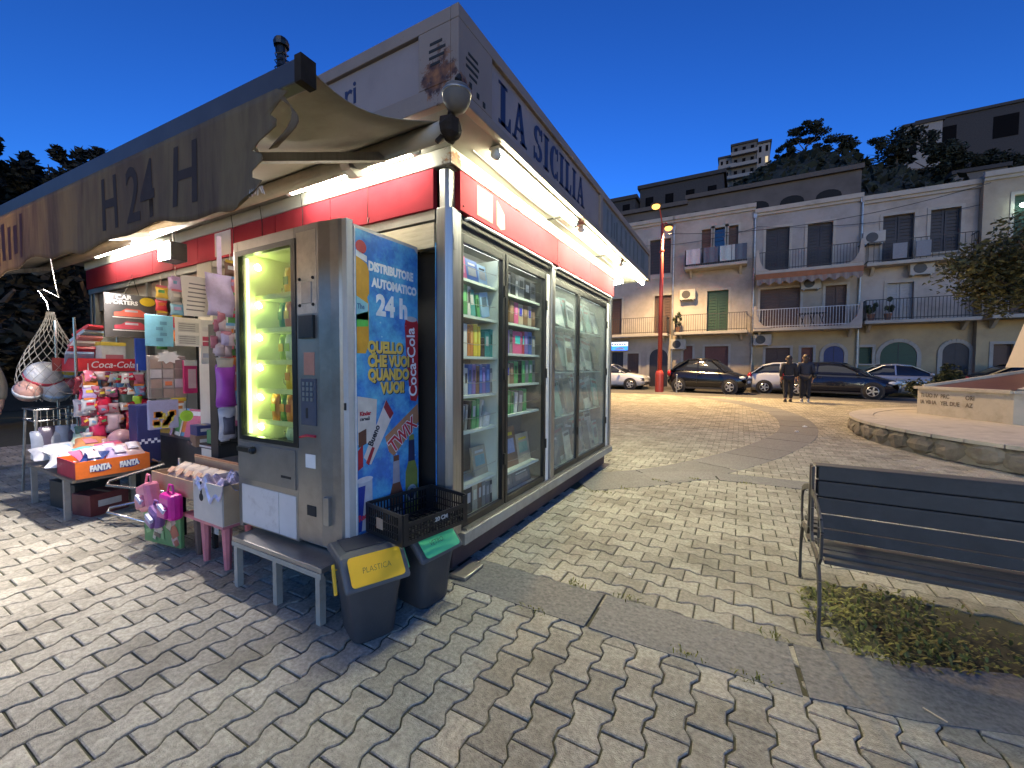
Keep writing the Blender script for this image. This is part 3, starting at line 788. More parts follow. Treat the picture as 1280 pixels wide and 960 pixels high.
# valance, ragged at its right end
def val(u, v):
    x = -1.47 - 6.4*u
    y = YBR(x) - .027 + (.007*math.sin(u*46) + .004*math.sin(u*95+1))*v - .03*v*v*math.exp(-u*25)
    bot = .365 + .02*math.sin(u*31) + .012*math.sin(u*83)
    if u < .06: x += (.035*math.sin(v*9) - .17*v**1.3 + .05*math.sin(v*23)) * (1-u/.06)
    return (x, y, 2.388 - bot*v)
VA = MB().grid(val, 110, 14).build('valance', m_val, A, True, solid=.003)
fl_ = MB(); fl_.grid(lambda u, v: (-1.44 + .07*math.sin(v*3.2)*(1-u*.3), YBR(-1.44) - .03 - .03*u*v + .02*math.sin(v*4), 2.34 - .17*v - .02*u + .05*u*(1-v)), 4, 8)
fl_.build('torn_flap', m_val, VA, True, solid=.003)
fr_ = MB()
for k in range(7): fr_.tube([(-1.62+.012*k, YBR(-1.6)-.035, 2.06),(-1.625+.016*k+random.uniform(-.01,.01), YBR(-1.6)-.04, 2.03+random.uniform(-.012,.01))], .002, 4)
fr_.build('frayed_threads', M('thread', (.6,.55,.48), .9), VA)
m_vlet = M('faded_print', (.035,.022,.018), .9, var=.3)
def cling(o):
    """lay flat print on the folds of the valance"""
    for v in o.data.vertices:
        u = (-1.47 - v.co.x)/6.4; bot = .365 + .02*math.sin(u*31) + .012*math.sin(u*83); q = (2.388-v.co.z)/bot
        v.co.y = val(u, q)[1] - .0035
    return o
def vtext(s, x, size, sx, m=m_vlet, z=2.085): return cling(text(s, size, (x, YBR(x), z), (1,0,0), (0,0,1), m, VA, sx=sx, bold=.005, extrude=0))
vtext('H', -2.86, .36, .70); vtext('24', -2.60, .36, .76); vtext('H', -2.17, .36, .80)
m_vred = M('faded_red_print', (.075,.022,.022), .9, var=.3)
for k in range(9):
    x = -4.85 + k*.112
    wd_ = .05+.02*(k % 2); zz = 2.19+.01*(k % 3); hh = .27-.03*(k % 4)
    cling(MB().grid(lambda a, b: (x + wd_*(a-.5), 0, zz + hh*(b-.5)), 4, 8).build('faded_stroke', m_vred, VA))
for x in (-1.75, -4.6, -7.3):
    a = MB(); a.bar((x,1.69,2.56), (x-.45,1.25,2.47), .03, .045); a.bar((x-.45,1.25,2.47), (x-.05,YBR(x)+.03,2.40), .03, .04); a.build('folding_arm', m_alu, A)
# pole and cowl on the roof
pl = thing('roof_pipe', 'dark vent pipe wound with wire standing on the kiosk roof', 'pipe', (-4.05,2.56,3.15))
MB().tube([(-4.05,2.56,3.15),(-4.05,2.56,4.58)], .045, 10).build('pipe', m_blk, pl)
MB().lathe([(.07,0),(.075,.03),(.06,.07),(.02,.1)], (-4.05,2.56,4.56), 10).build('cap', m_blk, pl)
wb = MB(); wb.tube([(-4.05+.062*math.cos(t*1.3), 2.56+.062*math.sin(t*1.3), 4.25+t*.012) for t in range(24)], .006, 4); wb.tube([(-4.05,2.56,4.52),(-3.95,2.52,4.42),(-3.9,2.5,4.2)], .006, 4); wb.build('wire', m_blk, pl)
# ================================================================== VENDING MACHINE
V = thing('vending_machine', 'tall steel snack vending machine with yellow-green lit window and blue printed side', 'vending machine', (-2.4,1.8,.325))
m_vend = M('vending_steel', (.30,.28,.255), .33, .65, var=.2, scale=2.5, dirt=(.11,.09,.075), dscale=1.7, damt=.7, dthr=(.45,.75))
m_vgrey = M('vending_grey', (.42,.41,.39), .45, .2, var=.1)
m_lime = M('lime_lining', (.70,.74,.50), .6, var=.08)
vx0, vx1, vz0, vz1 = -2.93, -1.875, .33, 2.205
yf = 1.50
# cabinet shell (hollow behind the window)
cb = MB()
cb.box(vx0+.02, vx0+.05, 1.557, 2.09, vz0, vz1-.02); cb.box(-2.22, vx1, 1.557, 2.09, vz0, vz1-.02)
cb.box(vx0+.05, -2.22, 1.557, 2.09, vz0, .88); cb.box(vx0+.05, -2.22, 1.557, 2.09, 2.15, vz1-.02); cb.box(vx0+.05, -2.22, 2.05, 2.09, .88, 2.15)
cb.build('cabinet', m_vgrey, V)
li = MB()
li.box(vx0+.051, vx0+.056, 1.559, 2.049, .881, 2.149); li.box(-2.226, -2.221, 1.559, 2.049, .881, 2.149); li.box(vx0+.057, -2.227, 2.043, 2.049, .881, 2.149); li.box(vx0+.057, -2.227, 1.565, 2.042, .881, .887); li.box(vx0+.057, -2.227, 1.565, 2.042, 2.143, 2.149)
li.build('lining', m_lime, V)
# door: frame round the window, bevelled right column
gx0, gx1, gz0, gz1 = -2.885, -2.285, .93, 2.13
dr = MB()
dr.box(vx0, gx0, yf, 1.555, vz0, vz1); dr.box(gx0, gx1, yf, 1.555, gz1, vz1); dr.box(gx0, gx1, yf, 1.555, vz0+.02, gz0)
dr.prism([(gx1,yf),(-2.07,yf),(-1.99,yf+.014),(-1.925,yf+.018),(-1.905,yf+.03),(-1.905,yf+.05),(gx1,yf+.05)], (0,0,vz0+.04), (1,0,0), (0,1,0), (0,0,1), vz1-vz0-.04)
D = dr.build('door', m_vend, V, bevel=.003)
MB().box(-1.9045, vx1+.008, yf+.022, yf+.068, vz0+.05, vz1-.004).build('door_edge', M('pale_edge', (.50,.49,.46), .5, .1, var=.1), V, bevel=.004)
wf = MB(); wf.box(gx0-.012, gx0+.016, yf-.006, yf+.03, gz0-.012, gz1+.012); wf.box(gx1-.03, gx1+.012, yf-.006, yf+.03, gz0-.012, gz1+.012); wf.box(gx0+.016, gx1-.03, yf-.006, yf+.03, gz1-.02, gz1+.012); wf.box(gx0+.016, gx1-.03, yf-.006, yf+.03, gz0-.012, gz0+.016)
wf.build('window_frame', m_blk, D)
MB().box(gx0+.016, gx1-.03, yf+.008, yf+.013, gz0+.016, gz1-.02).build('window_pane', GLASS('machine_glass', (.93,.96,.88), .035, (.6,.62,.4)), D)
# shelves, lamps
led = EM('machine_led', (.84,1.0,.36), 34)
zsh = [1.86, 1.64, 1.43, 1.24, 1.03, .887]
for k, z in enumerate(zsh):
    s = MB().box(vx0+.06, -2.23, 1.61, 2.04, z-.012, z).build('tray', m_lime, V)
    MB().box(vx0+.06, -2.23, 1.603, 1.6095, z-.02, z+.012).build('tray_edge', P((.55,.6,.3)), s)
    for x in (-2.745, -2.665, -2.58, -2.495):
        mb = MB(); mb.tube([(x+.028*math.cos(t*.9), 1.69+t*.011, z+.045+.028*math.sin(t*.9)) for t in range(26)], .0028, 4); mb.build('spiral', m_alu, s)
for k, z in enumerate([2.05, 1.80, 1.585, 1.385, 1.185, .985]):
    l_ = MB(); l_.lathe([(.006,0),(.022,.004),(.022,.02),(.006,.022)], (vx0+.105, 1.585, z), 10, mat=Matrix.Rotation(-PI/2, 3, 'X') @ Matrix.Rotation(.5, 3, 'X'))
    l_.build('interior_lamp', led, V)
for x_ in (gx0+.012, gx1-.012):  # hidden strips added behind the frame to brighten the window
    l_ = MB(); l_.tube([(x_, yf+.055, gz0+.02), (x_, yf+.055, gz1-.02)], .009, 8); l_.build('fill_strip', EM('machine_fill', (.86,1.0,.40), 5), V)
# snacks inside: pillow packs
def pillow(name, c, wd, h, d, mat, parent=None, rz=0., tilt=0., band=None, tagd=None):
    """a sealed bag: bulging middle, flat crimped ends"""
    nu, nv = 8, 8
    rot = Matrix.Rotation(rz, 3, 'Z') @ Matrix.Rotation(tilt, 3, 'X')
    mb = MB(); ph = random.uniform(0, 6)
    for sgn in (-1, 1):
        def fn(u, v, s=sgn):
            a = (u-.5)*2; b = (v-.5)*2
            bul = (max(0, 1-a*a))**.5 * (max(0, 1-b**4))**.7
            p = Vector((wd/2*a*(1-.06*math.cos(b*3)), s*d/2*bul*(1+.12*math.sin(7*u+5*v+ph)), h/2*b))
            return rot @ p + Vector(c)
        mb.grid(fn if sgn < 0 else (lambda u, v, f=fn: f(1-u, v)), nu, nv)
    for e in (-1, 1):
        mb.obox(rot @ Vector((0,0,e*h*.505)) + Vector(c), (wd*.96, .003, h*.06), rot)
    o = MB.build(mb, name, mat, parent, True)
    if tagd: tag(o, *tagd)
    return o
gl = ['yellow','lime','orange','red','pale green','green']
gc = {'yellow':(.62,.40,.02),'lime':(.3,.42,.04),'orange':(.55,.17,.02),'red':(.38,.03,.02),'pale green':(.5,.55,.4),'green':(.06,.2,.03)}
pos = ['top','second','third','fourth','fifth','bottom']
for k, z in enumerate(zsh):
    for j, x in enumerate((-2.745, -2.665, -2.58, -2.495)):
        if j == 0 and k in (0,1,2,3,5) or j == 1 and k in (0,3): continue
        c = gl[(k*2+j*3) % 6] if k else 'yellow'
        if k == 5 and j < 2: continue
        h = .17 if k < 5 else .11
        sp = thing('snack_pack', '%s snack bag in the vending machine, %s tray, %s' % (c, pos[k], ['leftmost of its row','second of its row','third of its row','beside the right wall'][j]), 'snack bag', (x,1.66,z), 0, 'snacks in the vending machine')
        pillow('bag', (x, 1.655+.012*(j % 2), z+h/2+.006), .08, h, .045, P(gc[c], .35), sp)
        MB().obox((x, 1.631+.012*(j % 2), z+h*.55), (.05, .002, h*.3)).build('label_print', P(gc[gl[(k+j+3) % 6]], .4), sp)
# right column fittings
def fit(n, x0, x1, z0, z1, m, y=yf, t=.006, par=D): return MB().box(x0, x1, y-t, y+.002, z0, z1).build(n, m, par, bevel=.002)
fit('wear_patch', -2.265, -2.09, 1.70, 2.17, M('scraped_steel', (.52,.47,.40), .45, .4, var=.25, scale=9, dirt=(.15,.10,.07), dscale=5, damt=.7), t=.0015)
fit('cover_plate', -2.22, -2.13, 1.76, 1.88, m_steel)
for sx_ in (-2.235, -2.115):
    for sz_ in (1.75, 1.90): MB().ball((sx_, yf-.004, sz_), .01, 6, 4).build('screw', m_dark, D)
fit('note_slot', -2.235, -2.105, 1.56, 1.69, m_blk, t=.018)
fit('instruction_sticker', -2.21, -2.115, 1.35, 1.48, P((.42,.20,.14)), t=.003)
kp = fit('keypad', -2.235, -2.10, 1.06, 1.33, P((.06,.07,.10)), t=.008)
for a in range(3):
    for b in range(4): MB().box(-2.215+a*.036, -2.215+a*.036+.02, yf-.012, yf-.0085, 1.20+b*.03, 1.22+b*.03).build('key', m_steel, kp)
fit('coin_slot', -2.19, -2.17, 1.10, 1.16, m_dark, t=.010)
MB().tube([(-2.25,yf-.006,.985),(-2.19,yf-.01,1.0),(-2.11,yf-.006,1.0)], .008, 6).build('red_strip', P((.5,.03,.05)), D)
fit('torn_sticker', -2.21, -2.12, .81, .89, m_paper, t=.002)
fit('coin_return', -2.20, -2.12, .45+.08, .58+.01, m_dark, t=.004)
fit('lock_box', -2.045, -2.0, .50, .66, m_steel, y=yf+.02, t=.03)
fit('lock', -1.895, -1.88, 1.16, 1.2, m_dark, y=yf+.022, t=.006)
fit('delivery_flap', -2.90, -2.30, .66, .90, M('flap_steel', (.24,.23,.215), .4, .6, var=.2), t=.008)
fit('flap_slot', -2.44, -2.34, .72, .735, m_dark, t=.0105)
hb = MB(); hb.bar((-2.88,yf-.02,.86), (-2.72,yf-.02,.86), .03, .03); hb.ball((-2.72,yf-.02,.86), .026, 8, 6); hb.build('door_handle', m_blk, D)
fit('kick_plate', -2.885, -2.48, .36, .62, M('chipped_white', (.62,.57,.53), .6, var=.08, dirt=(.25,.17,.12), dscale=3, damt=.6, dthr=(.58,.75)), t=.004)
fit('kick_plate', -2.474, -2.305, .36, .62, M('chipped_white2', (.60,.56,.53), .6, var=.08), t=.004)
ub = MB(); ub.box(vx0+.04, vx1-.05, 1.60, 2.06, .322, .33); ub.build('feet_rail', m_dark, V)

# printed side panel
m_sea = M('sea_print', (.035,.17,.52), .35, var=.4, scale=7, dirt=(.14,.52,.72), dscale=6, damt=.9, dthr=(.42,.66))
SX = vx1 + .004
py0, py1, pz0, pz1 = 1.578, 2.085, .44, 2.165
sp = MB(); sp.prism([(py0,pz0),(py1,pz0),(py1,pz1-.03),(py1-.03,pz1),(py0,pz1)], (vx1+.0005,0,0), (0,1,0), (0,0,1), (1,0,0), .003)
S = sp.build('printed_side', m_sea, V)
def sy(s): return py0 + (py1-py0)*s
def sz(t): return pz1 - (pz1-pz0)*t
def flat(n, pts, m, k=1, par=S):
    mb = MB(); mb.prism([(sy(a), sz(b)) for a, b in pts], (SX, 0, 0), (0,1,0), (0,0,1), (1,0,0), .0004*k); return mb.build(n, m, par)
def stxt(s, size, s0, t0, m, sx=1., bold=.002, ang=0., k=3, par=S):
    ca, sa = math.cos(ang), math.sin(ang)
    return text(s, size, (SX+.0004*k, sy(s0), sz(t0)), (0,ca,sa), (0,-sa,ca), m, par, sx=sx, bold=bold, extrude=.0002)
m_w = P((.78,.80,.80)); m_gold = P((.70,.50,.10)); m_dr = P((.40,.02,.03)); m_dk = P((.02,.02,.03))
def ell(cx_, cy_, rx, ry, n=14): return [(cx_+rx*math.cos(2*PI*k/n), cy_+ry*math.sin(2*PI*k/n)) for k in range(n)]
stxt('DISTRIBUTORE', .070, .19, .122, m_w, .78, .004); stxt('AUTOMATICO', .070, .24, .174, m_w, .80, .004)
stxt('24 h', .165, .30, .265, m_w, .88, .008)
for k, (s_, x) in enumerate((('QUELLO', .17), ('CHE VUOI', .17), ('QUANDO', .17), ('VUOI!', .36))):
    stxt(s_, .092, x+.012, .397+.047*k, m_dk, .80, .007, k=2); stxt(s_, .092, x, .395+.047*k, m_gold, .80, .005)
# tea bottle and water bottle at the left edge
flat('printed_bottle', [(.02,.085),(.17,.105),(.20,.13),(.20,.20),(.17,.215),(.19,.235),(.19,.37),(.14,.40),(.02,.40)], P((.62,.33,.03)))
flat('bottle_cap', ell(.09,.055,.075,.022), m_dr, 2); flat('bottle_neck', [(.02,.068),(.17,.08),(.17,.10),(.02,.088)], m_w, 2)
flat('bottle_label', [(.02,.215),(.18,.235),(.18,.29),(.02,.29)], P((.25,.55,.62)), 2); flat('bottle_label', [(.02,.275),(.18,.26),(.18,.31),(.02,.315)], P((.10,.5,.08)), 2)
stxt('The', .04, .03, .255, P((.05,.15,.3)), .8, .001)
# cola can
flat('printed_can', [(.78,.265),(.98,.26),(1.0,.28),(1.0,.55),(.96,.575),(.86,.57),(.80,.45),(.76,.29)], m_dr); flat('can_top', ell(.88,.265,.10,.010), P((.5,.5,.5)), 2)
stxt('Coca-Cola', .105, .975, .555, m_w, .98, .002, R(93))
# chocolate packs
flat('printed_pack', [(.02,.54),(.30,.555),(.27,.70),(.02,.70)], P((.62,.58,.52)))
stxt('Kinder', .032, .05, .605, m_dr, .9, .002); stxt('cereali', .03, .05, .622, m_dk, .9, .001)
flat('pack_chocolate', [(.03,.66),(.14,.65),(.14,.70),(.03,.71)], P((.12,.05,.03)), 2); flat('pack_stripe', [(.02,.72),(.09,.70),(.09,.775),(.02,.785)], m_dr, 2)
flat('printed_bar', [(.10,.745),(.44,.56),(.56,.61),(.20,.775)], P((.66,.60,.55)), 3); flat('bar_stripe', [(.13,.765),(.22,.715),(.26,.72),(.17,.775)], m_dr, 4); flat('bar_stripe', [(.40,.585),(.44,.56),(.56,.61),(.5,.63)], P((.25,.02,.03)), 4)
stxt('Bueno', .055, .22, .715, m_dk, .9, .002, R(62), k=6)
flat('printed_bar', [(.42,.69),(.99,.585),(1.0,.655),(.56,.765),(.48,.745)], P((.42,.20,.10)), 3)
stxt('TWIX', .125, .55, .755, m_w, .80, .008, R(34), k=5); stxt('TWIX', .125, .55, .755, P((.55,.03,.04)), .80, .003, R(34), k=7)
# energy drink can, beer bottles
flat('printed_can', [(.02,.82),(.22,.82),(.22,.99),(.02,.99)], P((.45,.47,.52))); flat('can_top', ell(.11,.82,.12,.010), P((.6,.6,.62)), 2)
flat('can_blue', [(.02,.84),(.12,.84),(.06,.99),(.02,.99)], P((.02,.04,.28)), 3); stxt('Red Bull', .05, .02, .955, P((.6,.04,.08)), .8, .002, R(8), k=5)
def beer(c, m1, m2, t0):
    flat('printed_bottle', [(c-.045,t0),(c+.045,t0),(c+.05,t0+.09),(c+.11,t0+.14),(c+.12,t0+.30),(c-.12,t0+.30),(c-.11,t0+.14),(c-.05,t0+.09)], m1, 2)
    flat('bottle_collar', [(c-.05,t0+.02),(c+.05,t0+.02),(c+.06,t0+.10),(c-.06,t0+.10)], m2, 3)
    flat('bottle_label', ell(c, t0+.225, .10, .035), P((.55,.5,.42)), 3); flat('bottle_crest', ell(c, t0+.225, .06, .02), m2, 4)
beer(.60, P((.16,.06,.03)), P((.35,.33,.36)), .765); beer(.87, P((.22,.24,.05)), P((.03,.03,.08)), .70)
for k in range(16):
    flat('bubble', ell(random.uniform(.25,.95), random.uniform(.27,.9), .012, .003, 7), P((.35,.6,.75)), 1)
MB().box(vx1+.0006, vx1+.012, 1.5705, 1.5775, .40, 2.17).build('side_trim', P((.7,.7,.68)), V)
# second strip of the same print on the corner pillar
sp2 = MB(); sp2.box(-1.735, -1.731, 2.100, 2.1065, .5, 2.2); sp2.build('printed_strip', m_sea, K)

# low steel table under the machine
T = thing('steel_table', 'low grey steel table carrying the vending machine', 'table', (-2.35,1.75,0))
MB().box(-2.80, -1.925, 1.385, 2.06, .292, .32).build('table_top', m_steel, T, bevel=.004)
ap = MB(); ap.box(-2.80, -1.925, 1.383, 1.400, .262, .2915); ap.build('apron', m_base, T)
for x in (-2.765, -2.35, -1.96):
    for y in (1.405, 2.03):
        MB().box(x-.018, x+.018, y-.018, y+.018, 0, .2615).build('leg', m_base, T)

# ================================================================== BINS AND CRATE
m_bin = M('bin_plastic', (.045,.048,.055), .5, var=.15, bump=.1)
m_lid = M('bin_lid', (.10,.105,.11), .5, var=.12)
def bin_(loc, rz, flap, label, wording, lbl):
    o = thing('recycling_bin', label, 'bin', loc, rz, 'recycling bins beside the vending machine', world=False)
    b = MB(); H = .40
    lv = [(0,.118,.105),(.012,.125,.112),(.2,.142,.13),(H,.163,.152)]
    vs = []; n = 20
    for z, a, c in lv:
        for k in range(n):
            t = 2*PI*(k+.5)/n; ct, st = math.cos(t), math.sin(t); e = .38
            xx = math.copysign(abs(ct)**e, ct)*a; vs.append((xx, math.copysign(abs(st)**e, st)*c, z if z < H else min(H-.004, H+.03-(xx-.078)*1.07-.022)))
    fs = [tuple(range(n))[::-1]]
    for i in range(len(lv)-1):
        for k in range(n): fs.append((i*n+k, i*n+(k+1) % n, (i+1)*n+(k+1) % n, (i+1)*n+k))
    b.add(vs, fs); b.build('body', m_bin, o, True)
    # lid: flat rear part, sloping front part (towards +x)
    L = MB(); L.prism([(-.178,H-.01),(-.178,H+.035),(-.15,H+.048),(.045,H+.048),(.075,H+.04),(.182,H-.075),(.182,H-.10),(.155,H-.09),(.06,H+.0),(-.15,H)], (0,-.165,0), (1,0,0), (0,0,1), (0,1,0), .33)
    ld = L.build('lid', m_lid, o, bevel=.012)
    f = MB(); d = Vector((.107,0,-.115)).normalized(); nrm = Vector((-d.z,0,d.x)); nrm = nrm if nrm.x > 0 else -nrm
    p0 = Vector((.083,0,H+.034)) + nrm*.007
    poly = []
    for cx_, cy_, a0 in ((-.115,.018,180),(.115,.018,270),(.115,.128,0),(-.115,.128,90)):
        for k in range(4):
            t = R(a0 + k*30); poly.append((cx_+.02*math.cos(t), cy_+.02*math.sin(t)))
    f.prism(poly, p0, (0,1,0), d, nrm, .006)
    fo = f.build('flap', flap, o, bevel=.002)
    text(wording, .042, (p0 + d*.09 + nrm*.0065 + Vector((0,-.075,0))), (0,1,0), -d, P((.06,.05,.04)), fo, sx=.8, bold=-.0008, shear=.12, extrude=.0002)
    h = MB(); h.tube([(.04,-.168,H-.02),(.02,-.182,H-.03),(.075,-.188,H-.115),(.09,-.186,H-.125)], .004, 6); h.bar((.02,-.182,H-.0),(.085,-.186,H-.125), .028, .012, up=(0,1,0)); h.build('handle', flap, o, bevel=.004)
    r = MB(); r.box(-.15,.02,-.12,.12,H+.0485,H+.053); r.build('lid_panel', m_bin, ld)
    return o
bin_((-1.715,1.515,.0), R(-24), M('yellow_plastic', (.90,.50,.02), .45, var=.08), 'dark grey recycling bin with yellow flap and yellow handle', 'PLASTICA', 'P')
bin_((-1.665,1.885,.0), R(-6), M('green_plastic', (.10,.62,.26), .45, var=.08), 'dark grey recycling bin with mint green flap behind the yellow one', 'VETRO', 'V')
C = thing('plastic_crate', 'black perforated plastic crate resting on the bin lids', 'crate', (-1.645,1.83,.456), R(-10), world=False)
m_cr = M('crate_plastic', (.014,.014,.015), .4, var=.2)
def crate_side(L, h, o, ax, nrm, low=False):
    mb = MB(); o = Vector(o); ax = Vector(ax); up = Vector((0,0,1)); nrm = Vector(nrm)
    R3 = Matrix((ax, nrm, up)).transposed()
    def r_(a0, a1, z0, z1): mb.obox(o + ax*((a0+a1)/2) + up*((z0+z1)/2), (a1-a0, .008, z1-z0), R3)
    r_(0, L, 0, .022); hh = h - (.05 if low else 0)
    r_(0, .03, .022, h); r_(L-.03, L, .022, h)
    r_(.03, L-.03, hh-.02, hh)
    n = int((L-.06)/.02)
    for k in range(n+1):
        a = .03 + (L-.06)*k/n; r_(a-.003, a+.003, .022, hh-.02)
    for z in (.06, .10): r_(.03, L-.03, z-.003, z+.003)
    mb.build('side_wall', m_cr, C)
cw, cl, ch_ = .34, .47, .17
crate_side(cw, ch_, (-cw/2,-cl/2,0), (1,0,0), (0,-1,0)); crate_side(cw, ch_, (-cw/2,cl/2,0), (1,0,0), (0,1,0))
crate_side(cl-.01, ch_, (-cw/2,-cl/2+.005,0), (0,1,0), (-1,0,0)); crate_side(cl-.01, ch_, (cw/2,-cl/2+.005,0), (0,1,0), (1,0,0), True)
fm = MB()
for k in range(12): fm.box(-cw/2+.005+k*.028, -cw/2+.02+k*.028, -cl/2+.01, cl/2-.01, .002, .01)
for k in range(8): fm.box(-cw/2+.005, cw/2-.005, -cl/2+.03+k*.055, -cl/2+.045+k*.055, .0105, .016)
fm.build('floor_mesh', m_cr, C)
MB().box(-.06,.0,-cl/2-.0065,-cl/2-.0045,.05,.11).build('paper_label', P((.40,.27,.18)), C)
text('20 CM', .034, (cw/2+.0045,-.02,.075), (0,1,0), (0,0,1), P((.45,.45,.43)), C, bold=.001)
# ================================================================== GOODS IN FRONT OF THE KIOSK
m_card = M('cardboard', (.42,.29,.17), .85, var=.14, scale=6)
m_cardg = M('pale_cardboard', (.52,.46,.40), .85, var=.12, scale=6)
m_film = M('clear_wrap', (.62,.60,.62), .22, var=.25, scale=14, bump=.6, bscale=30)
m_chrome = M('chrome_wire', (.55,.55,.54), .25, .9, var=.1)
def card(name, label, cat, x, y, z, wd, h, mat, yaw=0., t=.012, group=None, roll=0.):
    """a flat thing hanging upright, facing +x (towards the square), its centre at (x, y, z)"""
    o = thing(name, label, cat, (x, y, z-h/2), yaw, group, world=False)
    rr = Matrix.Rotation(roll, 3, 'X')
    MB().obox((0,0,h/2), (t, wd, h), rr).build('sheet', mat, o, bevel=.002)
    return o
def cbox(o, y, z, wd, h, mat, n='printed_patch', t=.0075, d=.002):
    return MB().obox((t, y, z), (d, wd, h)).build(n, mat, o)
# toy car box
o = card('toy_car_box', 'black boxed toy cars with a yellow price spot hanging by the counter', 'toy box', -5.5, 1.815, 1.905, .40, .44, P((.025,.022,.022), .3), R(-8), .05)
for z, c in ((.215,(.45,.08,.05)),(.085,(.30,.03,.05))):
    b = MB(); b.prism([(-.13,0),(.15,0),(.15,.035),(.11,.045),(.07,.075),(-.04,.078),(-.08,.045),(-.13,.035)], (.026,0,z), (0,1,0), (0,0,1), (1,0,0), .008); b.build('toy_car', P(c, .25), o)
    MB().obox((.034,.0,z+.055), (.004,.10,.02)).build('toy_window', P((.3,.32,.36), .2), o)
    MB().obox((.028,.01,z-.012), (.006,.30,.008)).build('shelf_line', P((.5,.48,.45)), o)
text('RJ CAR', .062, (.0265,-.185,.385), (0,1,0), (0,0,1), m_w, o, sx=1.0, bold=.002); text('SPORTERS', .055, (.0265,-.185,.335), (0,1,0), (0,0,1), m_w, o, sx=.95, bold=.002)
b = MB(); b.prism(ell(.13,.38,.062,.045,16), (.026,0,0), (0,1,0), (0,0,1), (1,0,0), .004); b.build('price_spot', P((.8,.62,.03)), o)
MB().tube([(0,-.05,.44),(0,0,.56),(0,.02,.66),(0,.04,.56),(0,.07,.44)], .003, 5).build('hanging_string', m_blk, o)
# papers
o = card('blue_leaflet', 'turquoise leaflet clipped up beside the white form', 'paper', -4.6, 1.715, 1.715, .21, .28, P((.16,.42,.55), .7), t=.004)
for k in range(4): cbox(o, .03*(k % 2), .06+.05*k, .05, .03, P((.08,.22,.32)), 'print_block', .0025)
o = card('white_form', 'white printed form clipped up beside the turquoise leaflet', 'paper', -4.6, 1.94, 1.72, .215, .27, m_paper, t=.004)
for z in (.06, .18):
    f = cbox(o, 0, z, .17, .09, P((.50,.51,.48)), 'form_box', .0025)
    for k in range(4): cbox(o, -.01, z-.03+.02*k, .13, .006, P((.2,.2,.2)), 'print_line', .0042, .001)
o = card('price_list', 'crooked white price list hanging above the forms', 'paper', -4.0, 1.745, 1.98, .19, .33, m_paper, t=.004, roll=.06)
for k in range(7): cbox(o, -.005+.004*k, .05+.036*k, .13, .010, P((.18,.18,.2)), 'print_line', .0025)
o = card('notice_sheet', 'small white notices taped to the cream post', 'paper', -4.5, 2.05, 1.63, .11, .42, m_paper, t=.004)
for z, c in ((.33,(.6,.58,.55)),(.24,(.35,.05,.09)),(.19,(.35,.05,.09)),(.08,(.45,.5,.6))): cbox(o, .0, z, .08, .04, P(c), 'print_block', .0025)
# sticker cards, magenta pack, crisps
o = card('sticker_card', 'brown and grey card of small sticker packets with a white starburst', 'sticker card', -4.4, 1.685, 1.30, .27, .37, P((.30,.26,.23)), t=.03)
for a in range(3):
    for b_ in range(4):
        cbox(o, -.085+.085*a, .045+.085*b_, .075, .075, P(random.choice([(.42,.37,.33),(.22,.18,.15),(.5,.48,.46),(.35,.25,.2)])), 'packet', .018, .012)
cbox(o, .0, .13, .05, .035, P((.65,.2,.08)), 'orange_spot', .027, .004)
s = MB(); s.prism([((.075 if k % 2 else .05)*math.cos(k*PI/9)*1.3, (.06 if k % 2 else .04)*math.sin(k*PI/9)) for k in range(18)], (.03,0,.36), (0,1,0), (0,0,1), (1,0,0), .003); s.build('starburst', m_paper, o)
o = card('magenta_pack', 'magenta toy pack with a pale photo hanging beside the sticker card', 'toy pack', -4.3, 1.815, 1.30, .10, .29, P((.45,.03,.12), .35), t=.03)
cbox(o, .01, .13, .06, .17, P((.55,.38,.36)), 'pack_photo', .0165); cbox(o, 0, .27, .1, .05, P((.55,.55,.45)), 'header', .0165)
o = card('crisp_bag', 'bag printed with orange and yellow crisps below the sticker card', 'snack bag', -4.4, 1.65, .975, .21, .25, P((.42,.40,.55), .35), t=.04)
for k in range(11):
    cbox(o, random.uniform(-.07,.07), random.uniform(.03,.15), .05, .05, P(random.choice([(.75,.45,.04),(.7,.25,.04),(.8,.6,.1)])), 'crisp_print', .0205, .004)
b = thing('lime_tag', 'round lime green tag hanging under the magenta pack', 'tag', (-4.3,1.78,.90)); MB().prism(ell(0,0,.05,.05), (-4.3,1.78,.955), (0,1,0), (0,0,1), (1,0,0), .008).build('disc', P((.45,.75,.06)), b); MB().tube([(-4.3,1.78,1.0),(-4.3,1.79,1.16)], .003, 4).build('cord', m_blk, b)
# strip of toys hanging beside the machine
H_ = thing('hanging_toy_strip', 'lilac strip of small wrapped toys hanging left of the vending machine', 'toy strip', (-3.4,1.64,.9))
s = MB(); s.grid(lambda u, v: (-3.4+.012*math.sin(v*9+u*4), 1.55+.18*u+.01*math.sin(v*5), 1.77+.31*v), 6, 8); s.build('lilac_wrap', M('lilac_wrap', (.50,.42,.66), .5, var=.25, scale=9), H_, True, solid=.003)
MB().box(-3.404,-3.396,1.625,1.655,2.08,2.36).build('hanger', P((.6,.5,.72)), H_)
for k in range(14):
    z = 1.76 - .27*random.random(); pillow('toy_packet', (-3.39+random.uniform(-.02,.02), 1.635+random.uniform(-.06,.06), z), .07, .085, .03, P(random.choice([(.55,.42,.44),(.62,.55,.6),(.45,.16,.22),(.5,.42,.62),(.6,.52,.45)]), .4), H_, rz=PI/2+random.uniform(-.5,.5))
pillow('purple_bag', (-3.4,1.665,1.25), .135, .30, .07, P((.36,.06,.42), .35), H_, rz=PI/2); pillow('cream_header', (-3.4,1.665,1.42), .12, .08, .02, P((.6,.52,.4)), H_, rz=PI/2)
